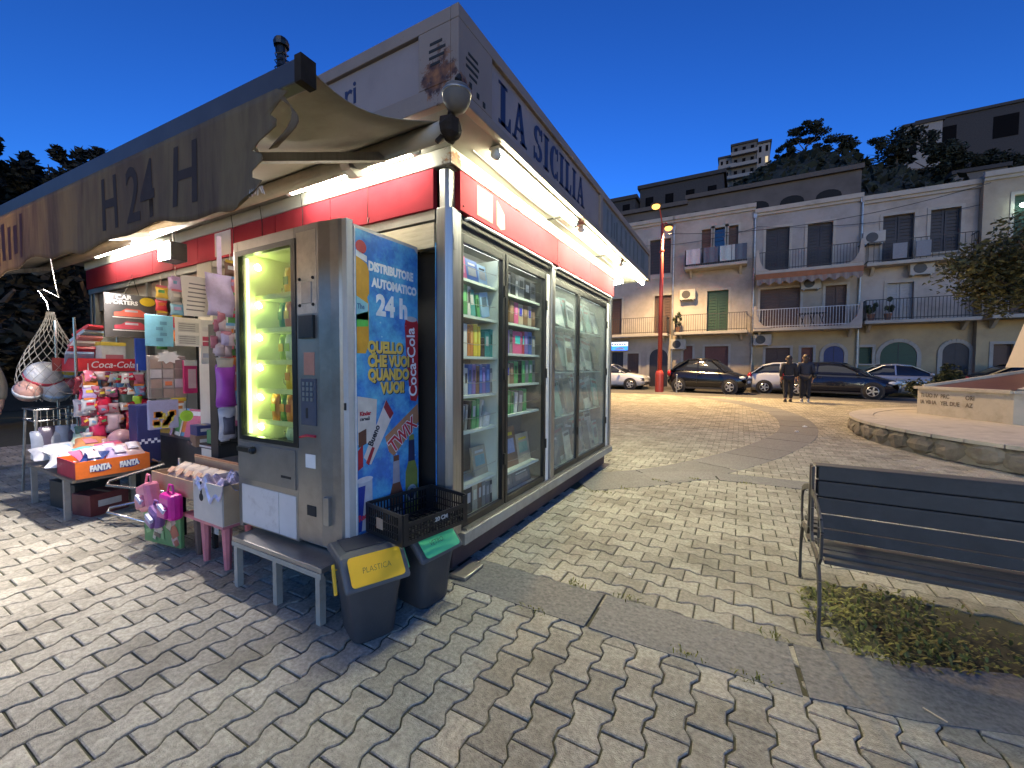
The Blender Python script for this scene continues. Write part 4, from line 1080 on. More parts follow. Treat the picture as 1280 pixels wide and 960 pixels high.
pillow('clear_bag', (-3.4,1.67,.965), .12, .23, .06, P((.42,.43,.48), .2), H_, rz=PI/2); pillow('dark_toy', (-3.375,1.67,.95), .08, .13, .05, P((.06,.06,.09)), H_, rz=PI/2)
# dark display stand behind
o = card('display_stand', 'black wire display stand behind the hanging toys', 'display stand', -3.95, 1.93, 1.18, .19, 1.15, m_dark, t=.12)
for k in range(5): MB().obox((.065, 0, .12+.2*k), (.02,.17,.02)).build('rail', m_blk, o)
for k in range(8): pillow('hung_packet', (.08, -.05+.1*(k % 2), .2+.12*k), .07, .10, .03, P(random.choice([(.5,.5,.5),(.4,.1,.2),(.2,.25,.4)])), o, rz=PI/2)
# shelf rack with drinks tray, magazines, bags
RK = thing('goods_rack', 'wire shelf rack crammed with sweets at the left end of the kiosk', 'rack', (-6.4,1.83,0))
for y in (1.56, 2.08):
    for x in (-6.72, -6.12): MB().tube([(x,y,0),(x,y,1.9)], .012, 6).build('upright', m_chrome, RK)
for z in (.55, .86, 1.10, 1.335):
    s = MB(); s.box(-6.73,-6.11,1.555,2.085,z-.008,z); s.build('shelf', m_steel, RK)
o = thing('drinks_tray', 'red cardboard drinks tray with white script on the top rack shelf', 'tray', (-6.1,1.82,1.337))
b = MB(); b.box(-6.10,-6.09,1.57,2.07,1.337,1.475); b.box(-6.60,-6.10,1.57,1.578,1.337,1.475); b.box(-6.60,-6.10,2.062,2.07,1.337,1.475); b.box(-6.6,-6.1,1.578,2.062,1.337,1.342); b.build('tray', P((.55,.025,.035)), o)
text('Coca-Cola', .10, (-6.0885,1.66,1.375), (0,1,0), (0,0,1), m_w, o, sx=.85, shear=.25, bold=.001); MB().box(-6.62,-6.605,1.50,1.60,1.337,1.48).build('tray_end', P((.2,.03,.03)), o)
o = thing('white_carton', 'white carton with a yellow rim standing in the red tray', 'carton', (-6.2,1.86,1.343)); MB().box(-6.32,-6.14,1.77,1.97,1.343,1.64).build('carton', P((.66,.66,.63)), o); MB().box(-6.325,-6.135,1.765,1.975,1.62,1.66).build('rim', P((.72,.55,.08)), o); MB().box(-6.139,-6.137,1.80,1.95,1.42,1.52).build('print_block', P((.45,.15,.18)), o)
bl = ['pale blue','red','white','pink']; bc = {'pale blue':(.30,.45,.68),'red':(.55,.05,.08),'white':(.65,.65,.65),'pink':(.62,.22,.28)}
for k in range(6):
    c = bl[k % 4]; z = 1.50 + .06*k
    o = thing('comic_pack', '%s comic pack in the pile above the red tray, %s from the bottom' % (c, ['first','second','third','fourth','fifth','sixth'][k]), 'magazine', (-6.4+.012*k,1.66+.015*k,1.43+.06*k), R(-10+9*k), 'comic packs piled on the rack', world=False)
    m = Matrix.Rotation(R(-35), 3, 'Y'); MB().obox((0,0,.05), (.20,.22,.03), m).build('cover', P(bc[c], .3), o); MB().obox((.012,.0,.07), (.12,.14,.008), m).build('cover_picture', P(bc[bl[(k+1) % 4]], .3), o)
MB().box(-5.99,-5.96,2.0,2.09,1.345,1.86).build('blue_panel', P((.03,.09,.5)), RK)
# heap of sweet bags on the lower shelves
kinds = [('dark red',(.20,.02,.035)),('crimson',(.42,.02,.06)),('brown',(.11,.05,.04)),('pale',(.55,.48,.47)),('black',(.03,.03,.03)),('rose',(.45,.14,.18)),('dark green',(.04,.09,.06)),('plum',(.16,.05,.09))]
n = 0
for lvl, z in enumerate((1.10, .86, .55)):
    for k in range(9):
        kn, kc = kinds[(k*5 + lvl*3) % 8]
        y = 1.58 + .06*k + random.uniform(-.015,.015); x = -6.1 + random.uniform(-.04,.06); h = random.uniform(.17,.23)
        o = thing('sweet_bag', '%s sweet bag on the %s rack shelf, %s' % (kn, ['upper','middle','lower'][lvl], 'number %d counted from the street side' % (k+1) if False else ['leftmost','second from the left','third from the left','fourth from the left','in the middle','fourth from the right','third from the right','second from the right','rightmost'][k]), 'sweet bag', (x,y,z), 0, 'sweet bags on the rack')
        pillow('bag', (x, y, z+h/2), .12, h, .07, P(kc, .3), o, rz=PI/2+random.uniform(-.5,.5), tilt=random.uniform(-.2,.2))
        pillow('label_print', (x+.03, y, z+h*.55), .06, h*.35, .03, P(kinds[(k+lvl*2+3) % 8][1], .3), o, rz=PI/2+random.uniform(-.3,.3))
for k, (y, z, c, nm) in enumerate(((1.66,.72,(.55,.03,.10),'bright crimson'),(1.78,.78,(.60,.45,.48),'whitish'),(1.72,.98,(.60,.02,.06),'scarlet'),(1.9,1.05,(.05,.08,.06),'dark bottle-green'),(1.98,.98,(.30,.5,.04),'lime'),(1.95,.80,(.5,.03,.05),'cherry red'))):
    o = thing('gift_bag', '%s gift bag hanging in front of the rack' % nm, 'gift bag', (-5.95,y,z), 0, 'gift bags on the rack'); pillow('bag', (-5.95, y, z), .13, .2, .09, P(c, .25), o, rz=PI/2+.3*(k % 3-1)); MB().tube([(-5.95,y-.03,z+.1),(-5.95,y,z+.16),(-5.95,y+.03,z+.1)], .003, 4).build('handle', m_paper, o)
for k, (y, z, r) in enumerate(((1.66,.55,.09),(1.80,.60,.12),(1.9,.52,.08))):
    o = thing('round_pack', '%s clear domed sweet pack below the gift bags' % ['small','large','flat'][k], 'sweet pack', (-5.8,y,z)); MB().ball((-5.8,y,z), (r*.7,r,r), 12, 8).build('dome', P((.50,.28,.30), .15), o, True); MB().lathe([(r*.8,0),(r*.85,.02),(r*.8,.03)], (-5.8,y,z-r*.6), 14).build('base', P((.40,.05,.10)), o)
# navy box with chequer band
o = thing('navy_crate', 'tall navy blue box with a white chequer stripe beside the rack', 'box', (-5.35,1.86,.0)); MB().box(-5.5,-5.3,1.77,1.96,.40,1.0).build('box', P((.012,.018,.10)), o, bevel=.006)
MB().box(-5.48,-5.32,1.79,1.94,0,.399).build('stand', m_dark, o)
for k in range(7):
    for j in range(2): 
        if (k+j) % 2 == 0: MB().box(-5.2995,-5.298,1.775+.026*k,1.801+.026*k,.60+.025*j,.625+.025*j).build('check', m_w, o)
# low table with orange tray
TB = thing('low_table', 'low wooden table in front of the rack holding an orange drinks tray', 'table', (-5.5,1.5,0))
MB().box(-6.3,-4.98,1.22,1.76,.385,.41).build('table_top', P((.16,.13,.10)), TB)
for x, y in ((-5.30,1.26),(-5.30,1.72),(-6.25,1.26),(-6.25,1.72)): MB().box(x-.02,x+.02,y-.02,y+.02,0,.384).build('leg', P((.30,.27,.23)), TB)
o = thing('orange_tray', 'bright orange drinks tray on the low table', 'tray', (-5.2,1.5,.412))
b = MB(); b.box(-4.985,-4.975,1.24,1.75,.412,.56); b.box(-5.45,-4.985,1.742,1.75,.412,.56); b.box(-5.45,-5.44,1.24,1.742,.412,.56); b.box(-5.44,-4.985,1.248,1.742,.412,.418); b.build('tray', P((.75,.16,.02)), o)
b = MB(); b.box(-5.45,-4.985,1.24,1.2475,.412,.56); b.build('tray_end', P((.42,.03,.05)), o)
for y in (1.33, 1.53):
    MB().prism(ell(0,0,.075,.035), (-4.9748,y+.07,.487), (0,1,0), (0,0,1), (1,0,0), .001).build('oval_mark', P((.03,.04,.22)), o)
    text('FANTA', .068, (-4.973,y,.465), (0,1,.05), (0,0,1), m_w, o, sx=.62, bold=.005)
for k, (x, y, c, nm) in enumerate(((-5.1,1.38,(.03,.05,.16),'navy'),(-5.1,1.56,(.45,.36,.52),'mauve'),(-5.12,1.66,(.58,.42,.40),'flesh-coloured'),(-5.3,1.4,(.62,.14,.25),'pink'),(-5.33,1.56,(.5,.5,.52),'silvery'))):
    o = thing('sweet_pack', '%s sweet pack lying in the orange tray' % nm, 'sweet pack', (x,y,.42), 0, 'packs in the orange tray'); pillow('pack', (x, y, .55+.02*(k % 3)), .17, .2, .09, P(c, .22), o, rz=R(90+20*(k-2)), tilt=R(-58)); pillow('label_print', (x+.03, y, .60+.02*(k % 3)), .08, .09, .03, P((.6,.55,.6), .3), o, rz=R(90), tilt=R(-58))
for k, (x, y, z, c, nm) in enumerate(((-5.55,1.32,.46,(.62,.62,.63),'white'),(-5.6,1.5,.48,(.20,.52,.55),'aqua'),(-5.75,1.35,.5,(.64,.63,.62),'milky'),(-5.8,1.55,.55,(.60,.25,.10),'orange'),(-5.95,1.4,.5,(.6,.6,.62),'clear'),(-5.5,1.66,.52,(.65,.15,.3),'rose'),(-6.05,1.6,.58,(.45,.55,.4),'pale green'),(-6.1,1.33,.46,(.5,.5,.52),'greyish'))):
    o = thing('plastic_pack', '%s plastic pack in the heap on the low table' % nm, 'plastic pack', (x,y,.412), 0, 'packs heaped on the low table'); pillow('pack', (x, y, z+.05), .22, .22, .10, P(c, .2), o, rz=R(90+25*(k % 3-1)), tilt=R(-65)); MB().obox((x+.04,y,z+.085), (.10,.09,.004), Matrix.Rotation(.35, 3, 'Y')).build('label_print', P(bc[bl[k % 4]], .3), o)
# bent chrome tube stand
o = thing('tube_stand', 'bent chrome tube stand under the counter', 'stand', (-4.7,1.5,0))
MB().tube([(-4.9,1.75,.50),(-4.6,1.72,.50),(-4.95,1.45,.36),(-4.92,1.42,.33),(-4.45,1.66,.28),(-4.42,1.62,.25),(-4.85,1.42,.14),(-4.82,1.39,.11),(-4.4,1.58,.02)], .013, 7).build('tube', m_chrome, o, True)
MB().tube([(-4.5,1.80,.55),(-4.5,1.80,.02),(-4.8,1.82,.02)], .013, 7).build('tube', m_chrome, o, True)
# cardboard boxes on a pink-legged stool
o = thing('pink_stool', 'pink plastic stool under the cardboard boxes', 'stool', (-3.35,1.6,0))
MB().box(-3.55,-3.0,1.43,1.8,.30,.325).build('seat', P((.5,.16,.18)), o)
for x, y, m in ((-3.33,1.48,P((.5,.16,.18))),(-3.05,1.48,P((.5,.16,.18))),(-3.48,1.50,P((.09,.06,.05))),(-3.33,1.77,P((.5,.16,.18)))):
    b = MB(); b.tube([(x,y,0),(x,y,.299)], [.022,.035], 8); b.build('leg', m, o)
BX = thing('cardboard_box', 'open cardboard box lined with crumpled silvery wrap, left of the machine', 'box', (-3.1,1.55,.326))
b = MB(); b.box(-3.36,-2.98,1.42,1.426,.327,.60); b.box(-2.986,-2.98,1.4261,1.70,.327,.60); b.box(-3.36,-3.354,1.4261,1.70,.327,.60); b.box(-3.354,-2.986,1.694,1.70,.327,.60); b.box(-3.354,-2.986,1.4261,1.694,.327,.333); b.build('carton', m_cardg, BX)
MB().prism(ell(-3.25,.49,.028,.028), (0,1.4195,0), (1,0,0), (0,0,1), (0,-1,0), .001).build('hand_hole', m_dark, BX); MB().box(-3.262,-3.238,1.4183,1.4193,.51,.60).build('hand_slit', m_dark, BX)
MB().box(-2.9795,-2.978,1.43,1.69,.33,.60).build('brown_side', m_card, BX)
b = MB(); b.grid(lambda u, v: (-3.34+.38*u, 1.41+.24*v, .585+.05*math.sin(u*7)*math.sin(v*6+1)+.03*math.sin(u*19+v*13)-.06*(v < .05)), 18, 14)
b.build('crumpled_wrap', M('foil_wrap', (.60,.54,.66), .25, .25, var=.35, scale=12, bump=.8, bscale=25), BX)
BY = thing('cardboard_tray', 'long shallow cardboard tray of pale packs behind the pink bags', 'box', (-3.75,1.6,.40))
b = MB(); b.box(-4.1,-3.375,1.45,1.456,.43,.56); b.box(-4.1,-3.375,1.75,1.756,.43,.62); b.box(-4.1,-4.094,1.4561,1.7499,.43,.56); b.box(-4.094,-3.375,1.4561,1.7499,.43,.436); b.build('carton', m_card, BY)
MB().box(-4.12,-3.37,1.757,1.765,.60,.635).build('flap', P((.5,.24,.12)), BY)
for x in (-4.0,-3.5): MB().box(x-.015,x+.015,1.6,1.63,0,.43).build('support', m_dark, BY)
for k in range(5): 
    o = thing('pale_packet', 'pale packet in the cardboard tray, %s from the left' % ['first','second','third','fourth','fifth'][k], 'packet', (-4.0+.14*k,1.6,.437), 0, 'packets in the cardboard tray'); pillow('packet', (-4.0+.14*k,1.58,.53), .13, .2, .06, P((.55,.45,.36)), o, tilt=R(-50)); MB().obox((-4.0+.14*k,1.545,.565), (.07,.004,.05), Matrix.Rotation(R(-45), 3, 'X')).build('label_print', P((.5,.3,.2)), o)
for k, (x, y, z, r, c, nm) in enumerate(((-3.93,1.37,.40,(.11,.075,.13),(.62,.20,.27),'pale pink'),(-3.60,1.38,.38,(.11,.07,.12),(.55,.015,.25),'magenta'),(-3.78,1.36,.28,(.09,.06,.09),(.22,.10,.28),'purple striped'))):
    o = thing('toy_handbag', '%s toy handbag hanging on the tray front' % nm, 'toy bag', (x,y,z-.1), 0, 'toy bags on the tray'); MB().obox((x,y,z), (r[0]*1.75,r[1]*1.3,r[2]*1.6), Matrix.Rotation(.35*(k-1), 3, 'Y')).build('bag', P(c, .3), o, bevel=.03); MB().obox((x,y-r[1]*.7,z-.03), (r[0]*1.2,.03,r[2]*.7), Matrix.Rotation(.35*(k-1), 3, 'Y')).build('pocket', P(tuple(v*.8 for v in c), .3), o, bevel=.01); MB().tube([(x-.05,y,z+r[2]*.7),(x-.02,y,z+r[2]*1.3),(x+.03,y,z+r[2]*1.3),(x+.05,y,z+r[2]*.7)], .008, 6).build('handle', P(c, .3), o); MB().obox((x+.02,y-r[1]*.9,z), (.09,.02,.03), Matrix.Rotation(.4, 3, 'Y')).build('strap', P((.45,.45,.6)), o)
o = thing('print_bag', 'green-edged cartoon-printed bag hanging lowest under the toy handbags', 'bag', (-3.83,1.42,.03), R(8), world=False); MB().obox((0,0,.13), (.44,.03,.25)).build('bag', P((.10,.22,.08)), o, bevel=.006)
for k in range(22): MB().obox((random.uniform(-.17,.18), -.0165-.0003*k, random.uniform(.04,.22)), (random.uniform(.03,.09), .0008, random.uniform(.03,.08)), Matrix.Rotation(random.uniform(-.6,.6), 3, 'Y')).build('print_patch', P(random.choice([(.45,.30,.26),(.12,.08,.06),(.5,.42,.3),(.35,.10,.06),(.2,.35,.15)])), o)
o = thing('white_sheet', 'white paper scrap hanging behind the pink bags', 'paper', (-3.5,1.6,.2)); MB().box(-3.56,-3.42,1.60,1.604,.12,.31).build('sheet', m_paper, o)
o = thing('black_tray', 'black lettered tray on the counter behind the cardboard', 'tray', (-4.2,1.9,.66)); b = MB(); b.box(-4.5,-3.9,1.86,2.05,.661,.70); b.build('tray', m_blk, o); MB().box(-4.4,-4.0,1.857,1.859,.672,.688).build('print_line', P((.5,.5,.5)), o)
# net of balls and toys on a hook
N = thing('net_bag', 'white string net full of balls and toys hanging from a bent wire hook', 'net bag', (-6.8,1.55,.9))
nb = MB(); top = Vector((-6.8,1.545,2.02))
nn = 18
def npt(k, v):
    a = 2*PI*k/nn; r = .03 + .25*math.sin(min(1, v*1.25)*PI/2)**1.5*(1 if v < .85 else max(.3, 1-(v-.85)*3))
    return (-6.8 + r*.8*math.cos(a), 1.545 + r*math.sin(a), 2.0 - 1.0*v)
for k in range(nn):
    for d in (1, -1):
        nb.tube([npt(k + d*j*.5, j/16) for j in range(17)], .0022, 4)
nb.build('net', M('net_string', (.30,.29,.27), .8), N)
MB().tube([(-6.8,1.53,2.02),(-6.8,1.52,2.1),(-6.8,1.46,2.22),(-6.8,1.50,2.24),(-6.8,1.62,2.17),(-6.8,1.60,2.25),(-6.8,1.56,2.6)], .007, 6).build('hook', m_chrome, N)
for k, (y, z, r, c, nm) in enumerate(((1.66,1.35,.13,(.60,.48,.06),'yellow'),(1.48,1.28,.16,(.55,.56,.58),'white'),(1.36,1.12,.12,(.45,.26,.22),'tan'),(1.70,1.18,.12,(.35,.05,.06),'red'),(1.56,1.12,.14,(.45,.46,.48),'grey'))):
    o = thing('play_ball', '%s play ball inside the string net' % nm, 'ball', (-6.8,y,z), 0, 'balls in the net'); MB().ball((-6.8,y,z), r, 16, 10).build('ball', P(c, .35), o, True); MB().lathe([(r*1.003,-.02),(r*1.008,0),(r*1.003,.02)], (-6.8,y,z), 18, mat=Matrix.Rotation(.7, 3, 'Y')).build('stripe', P(bc[bl[k % 4]], .35), o, True)
# basket trolley under the net
o = thing('wire_basket', 'grey wire basket stand under the hanging net', 'basket', (-6.75,1.5,0))
for z in (.92, .80): MB().tube([(-6.55,1.34,z),(-6.55,1.72,z),(-6.95,1.72,z),(-6.95,1.34,z),(-6.55,1.34,z)], .01, 6).build('hoop', m_chrome, o)
for k in range(9): MB().tube([(-6.55,1.34+.0475*k,.92),(-6.55,1.34+.0475*k,.74)], .004, 4).build('wire', m_chrome, o)
for x, y in ((-6.55,1.36),(-6.55,1.70),(-6.95,1.36),(-6.95,1.7)): MB().tube([(x,y,.92),(x+.03,y-.05,0)], .012, 6).build('leg', m_steel, o)
for k in range(6): pillow('hung_pack', (-6.52,1.36+.06*k,.55+.04*(k % 2)), .12, .28, .06, P([(.35,.38,.45),(.12,.10,.14),(.5,.5,.52)][k % 3], .3), o, rz=PI/2)
# loose wires along the red band
for k, (x, z) in enumerate(((-2.32,2.60),(-3.05,2.55),(-3.6,2.6),(-4.05,2.58),(-5.2,2.55))):
    o = thing('wire_hook', 'thin wire hook on the red band, %s counting from the corner' % ['first','second','third','fourth','fifth'][k], 'hook', (x,2.07,z), 0, 'wire hooks on the red band'); MB().tube([(x,2.06,2.76),(x+.01,2.07,2.62),(x,2.075,2.45),(x+.02,2.06,2.40),(x+.035,2.06,2.44)], .003, 5).build('wire', m_blk, o)
# ================================================================== BENCH, WEEDS
m_bench = M('bench_metal', (.055,.050,.045), .6, .1, var=.2, scale=8, dirt=(.10,.10,.095), dscale=6, damt=.35)
BN = thing('double_bench', 'dark grey slatted metal double bench, seats back to back, over the weeds', 'bench', (1.35,2.95,0))
bx0, bx1, yc = .43, 2.55, 2.95
for sgn in (-1, 1):
    for k, (y, z) in enumerate(((.075,.415),(.145,.425),(.215,.43),(.285,.43),(.345,.415))):
        MB().box(bx0-.03, bx1+.03, yc+sgn*y-.028, yc+sgn*y+.028, z-.012, z+.008).build('seat_slat', m_bench, BN, bevel=.004)
    for k, z in enumerate(((.795,.085),(.70,.085),(.605,.085)) if sgn > 0 else ((.80,.078),(.712,.086),(.620,.088),(.533,.076),(.462,.058))):
        y = yc + sgn*(.035 + (.83-z[0])*.10)
        MB().box(bx0-.02, bx1+.02, y-.006, y+.006, z[0]-z[1]/2, z[0]+z[1]/2).build('back_slat', m_bench, BN, bevel=.003)
MB().box(bx0-.035, bx1+.035, yc-.045, yc+.045, .835, .845).build('top_rail', m_bench, BN, bevel=.003)
for x in (bx0-.045, bx1+.045):
    for sgn in (-1, 1):
        s = lambda a, z: (x, yc+sgn*a, z)
        fr = MB()
        path = [s(.37,0),s(.375,.18),s(.355,.30),s(.30,.385),s(.20,.40),s(.09,.40),s(.05,.46),s(.045,.60),s(.03,.835)]
        for p, q in zip(path, path[1:]): fr.bar(p, q, .035, .014, up=(1,0,0))
        fr.build('leg_frame', m_bench, BN, bevel=.002)
        ar = MB(); path = [s(.33,.395),s(.372,.44),s(.375,.56),s(.34,.61),s(.25,.645),s(.12,.68),s(.05,.69)]
        for p, q in zip(path, path[1:]): ar.bar(p, q, .034, .012, up=(1,0,0))
        ar.build('armrest', m_bench, BN, bevel=.002)
        MB().tube([s(.30,.385), s(.335,.30), s(.365,.25)], .010, 6).build('brace', m_bench, BN)
    MB().bar((x,yc-.05,.40), (x,yc+.05,.40), .03, .014).build('cross_tie', m_bench, BN)
# weeds: blades and small leaves in the unpaved patch
wd = MB()
def leaf(mb, c, L, wdt, az, el, bend=.3):
    d = Vector((math.cos(az)*math.cos(el), math.sin(az)*math.cos(el), math.sin(el))); s_ = Vector((-math.sin(az), math.cos(az), 0))*wdt/2
    c = Vector(c); m_ = c + d*L*.5; e = c + d*L + Vector((0,0,-bend*L))
    mb.add([c - s_*.4, c + s_*.4, m_ + s_, m_ - s_, e], [(0,1,2,3),(3,2,4)])
for k in range(3400):
    t = random.random()**.7*6.28; r = random.random()**.6
    x = 1.02 + .78*r*math.cos(t); y = 2.90 + .47*r*math.sin(t)
    if x < .33 + .07*random.random() or (x > .95 and random.random() < .35+.9*(x-.95)) or random.random() < .25+.35*math.sin(x*9)*math.sin(y*11): continue
    if y < 2.47 + .32*max(0, x-.5): continue
    hgt = .015 + .12*random.random()**2*(1.25-r)*(1.2 if x < .9 else .6)
    leaf(wd, (x, y, hgt*.6*random.random()), random.uniform(.02,.055)*(1.2 if x < 1 else .8), random.uniform(.008,.02), random.uniform(0,6.28), random.uniform(.1,1.2))
wo = wd.build('weeds', m_leaf); tag(wo, 'green weeds and clover growing under the dark bench', 'weeds', kind='stuff')
gs = MB()
def tuft(x, y, n, r):
    for k in range(n):
        a = random.uniform(0,6.28); q = r*random.random()
        leaf(gs, (x+q*math.cos(a), y+q*math.sin(a)*.5, gz(x,y)), random.uniform(.02,.05), .007, random.uniform(0,6.28), random.uniform(.5,1.4))
for x, y in ((-1.45,4.45),(-1.3,4.5),(-1.1,4.75),(-.85,5.3),(-.5,5.6),(.1,5.7),(-.9,2.47),(-.55,2.47),(.2,2.5),(-.2,2.12),(.1,2.1),(-1.0,2.08)): tuft(x, y, 26, .10)
go = gs.build('grass_tufts', m_leaf); tag(go, 'small green grass tufts in the paving joints', 'grass', kind='stuff')
# litter
for k, (x, y, s_, nm) in enumerate(((1.35,11.6,.10,'white paper scrap lying on the lava ring'),(2.2,10.9,.16,'white crumpled tissue near the round platform, left one'),(2.45,10.2,.13,'white crumpled tissue near the round platform, right one'),(1.1,10.7,.08,'tiny white scrap beside the lava ring'),(-.62,2.78,.02,'tiny white scrap on the pavers by the kiosk'),(.72,2.23,.06,'pale ice-cream stick on the lava slab'))):
    b = MB()
    if k == 5: b.obox((x,y,.008), (.075,.008,.003), Matrix.Rotation(R(-40), 3, 'Z'))
    else: b.ball((x,y,gz(x,y)+s_*.12), (s_*.5,s_*.4,s_*.2), 7, 5, jit=.3)
    tag(b.build('paper_scrap' if k < 5 else 'wooden_stick', m_paper if k < 5 else P((.55,.45,.3))), nm, 'litter')
st = MB(); st.box(-1.655,-1.53,2.14,2.36,.006,.03); tag(st.build('loose_board', m_steel, None, bevel=.004), 'grey board lying at the kiosk corner behind the green bin', 'board')

# ================================================================== MONUMENT
MO = thing('monument', 'pale stone monument with brown sloping slabs and inscribed wall on a round platform', 'monument', (6.2,12.3,.1))
m_brown = M('brown_slab', (.10,.045,.03), .45, var=.25, scale=3)
pcx, pcy, pr_ = 6.75, 11.0, 4.55
pl_ = MB(); n = 64
for (r0, r1, z0, z1, mm) in ((pr_+.05, pr_, .02, .33, 0),): 
    vs = []
    for k in range(n):
        a = 2*PI*k/n; vs += [(pcx+r0*math.cos(a), pcy+r0*math.sin(a), z0), (pcx+r1*math.cos(a), pcy+r1*math.sin(a), z1)]
    pl_.add(vs, [(2*k, 2*((k+1) % n), 2*((k+1) % n)+1, 2*k+1) for k in range(n)] + [tuple(2*k+1 for k in range(n))])
pl_.build('platform', m_rough, MO)
for k in range(n):
    a0 = 2*PI*k/n; a1 = 2*PI*(k+1)/n-.004
    if math.cos((a0+a1)/2 - R(215)) < -.2: continue
    b = MB(); ro, ri = pr_+.09, pr_-.32
    vs = [(pcx+r*math.cos(a), pcy+r*math.sin(a), z) for z in (.331,.385) for r, a in ((ri,a0),(ro,a0),(ro,a1),(ri,a1))]
    b.add(vs, [(0,3,2,1),(4,5,6,7),(0,1,5,4),(1,2,6,5),(2,3,7,6),(3,0,4,7)]); b.build('coping_stone', m_stone, MO)
    c = random.uniform(.03,.07)
    if k % 1 == 0:
        q = MB(); am = (a0+a1)/2; q.ball((pcx+(pr_+.03)*math.cos(am), pcy+(pr_+.03)*math.sin(am), .17+random.uniform(-.02,.03)), (.08,.25,.15), 8, 6, jit=.18, rot=Matrix.Rotation(am, 3, 'Z')); q.build('rubble_stone', m_rough, MO)
cp = MB(); cp.prism([(pcx+(pr_-.33)*math.cos(2*PI*k/48), pcy+(pr_-.33)*math.sin(2*PI*k/48)) for k in range(48)], (0,0,.34), (1,0,0), (0,1,0), (0,0,1), .038); cp.build('platform_paving', m_stone, MO)
# low inscribed wall: corner near the lawn side, two faces
A_ = Vector((3.62,12.9)); B_ = Vector((4.45,11.15)); C_ = Vector((6.4,10.3))
W0, W1 = .38, .95
def wallseg(p, q, nm):
    d = (q-p).normalized(); nn_ = Vector((d.y,-d.x)); 
    b = MB(); b.prism([(0,0),((q-p).length,0),((q-p).length,W1-W0),(0,W1-W0)], (p.x,p.y,W0), (d.x,d.y,0), (0,0,1), (-nn_.x,-nn_.y,0), .35)
    o = b.build(nm, M('monument_stone', (.52,.46,.34), .8, var=.12, scale=3, dirt=(.28,.22,.14), dscale=2.5, damt=.55), MO)
    c = MB(); c.prism([(-.05,0),((q-p).length+.05,0),((q-p).length+.05,.06),(-.05,.06)], (p.x+nn_.x*.05,p.y+nn_.y*.05,W1), (d.x,d.y,0), (0,0,1), (-nn_.x,-nn_.y,0), .45); c.build('wall_cap', m_stone, MO)
    return o, d, nn_
wo_, d_, n_ = wallseg(A_, B_, 'inscribed_wall'); wallseg(B_, C_, 'side_wall')
m_ins = M('faded_inscription', (.17,.13,.08), .8, var=.4, scale=20)
for s_, u, z in (('TI UO IV  PRC           ORI', .08, .77), ('IA VB IA   YEL DUE    AZ', .08, .62)):
    p = A_ + d_*u + n_*.004; text(s_, .125, (p.x,p.y,z), (d_.x,d_.y,0), (0,0,1), m_ins, wo_, sx=.86, bold=.002, extrude=.001)
for k in range(6):
    p = B_.lerp(C_, (k+.5)/6); b = MB(); dd = (C_-B_).normalized(); nn2 = Vector((dd.y,-dd.x)); b.obox((p.x+nn2.x*.003, p.y+nn2.y*.003, .66), (.012,.006,.56), Matrix.Rotation(math.atan2(dd.y,dd.x), 3, 'Z')); b.build('stone_joint', m_rough, MO)
apex = Vector((6.7,12.6)); 
for (p, q) in ((A_, B_), (B_, C_), (Vector((4.6,14.6)), A_)):
    b = MB(); P3 = [(p.x+.1,p.y,W1+.03),(q.x+.1,q.y+.05,W1+.03),(apex.x*.9+q.x*.1,apex.y*.9+q.y*.1,1.62),(apex.x*.9+p.x*.1,apex.y*.9+p.y*.1,1.62)]
    b.add(P3 + [(x,y,z-.12) for x,y,z in P3], [(0,1,2,3),(7,6,5,4),(0,4,5,1),(1,5,6,2),(2,6,7,3),(3,7,4,0)]); b.build('brown_slab', m_brown, MO)
    b = MB(); b.bar((q.x+.1,q.y+.05,W1+.06), (apex.x*.9+q.x*.1,apex.y*.9+q.y*.1,1.64), .10, .06); b.build('slab_joint', m_stone, MO)
ob = MB(); n = 4
lv = [(1.45,1.72),(3.0,1.35),(6.5,.55),(7.0,.05)]
vs = [(6.75+r*math.cos(R(45+90*k)+.3), 12.7+r*math.sin(R(45+90*k)+.3), z) for z, r in lv for k in range(4)]
ob.add(vs, [(i*4+k, i*4+(k+1) % 4, i*4+4+(k+1) % 4, i*4+4+k) for i in range(3) for k in range(4)] + [(12,13,14,15)]); ob.build('obelisk', M('obelisk_stone', (.55,.50,.40), .75, var=.1, scale=2), MO)
# hedge and tree behind the monument
def foliage(mb, c, r, n, size, hollow=.55):
    """many leaf-sized faces spread through clumps of an uneven crown"""
    clumps = []
    for k in range(max(6, n//140)):
        v = Vector((random.gauss(0,1), random.gauss(0,1), random.gauss(0,1))).normalized()*random.uniform(hollow, 1)
        clumps.append((Vector((c[0]+v.x*r[0]*.85, c[1]+v.y*r[1]*.85, c[2]+v.z*r[2]*.85)), random.uniform(.16,.36)))
    for k in range(n):
        q, cr = random.choice(clumps); v = Vector((random.gauss(0,1), random.gauss(0,1), random.gauss(0,1))).normalized()*(random.random()**.4)
        p = q + Vector((v.x*r[0]*cr, v.y*r[1]*cr, v.z*r[2]*cr))
        s_ = size*random.uniform(.6,1.3); a = Vector((random.gauss(0,1),random.gauss(0,1),random.gauss(0,.6))).normalized(); b = a.cross(Vector((random.gauss(0,1),random.gauss(0,1),random.gauss(0,1)))).normalized()
        mb.add([p - a*s_, p + b*s_*.45, p + a*s_, p - b*s_*.45], [(0,1,2,3)])
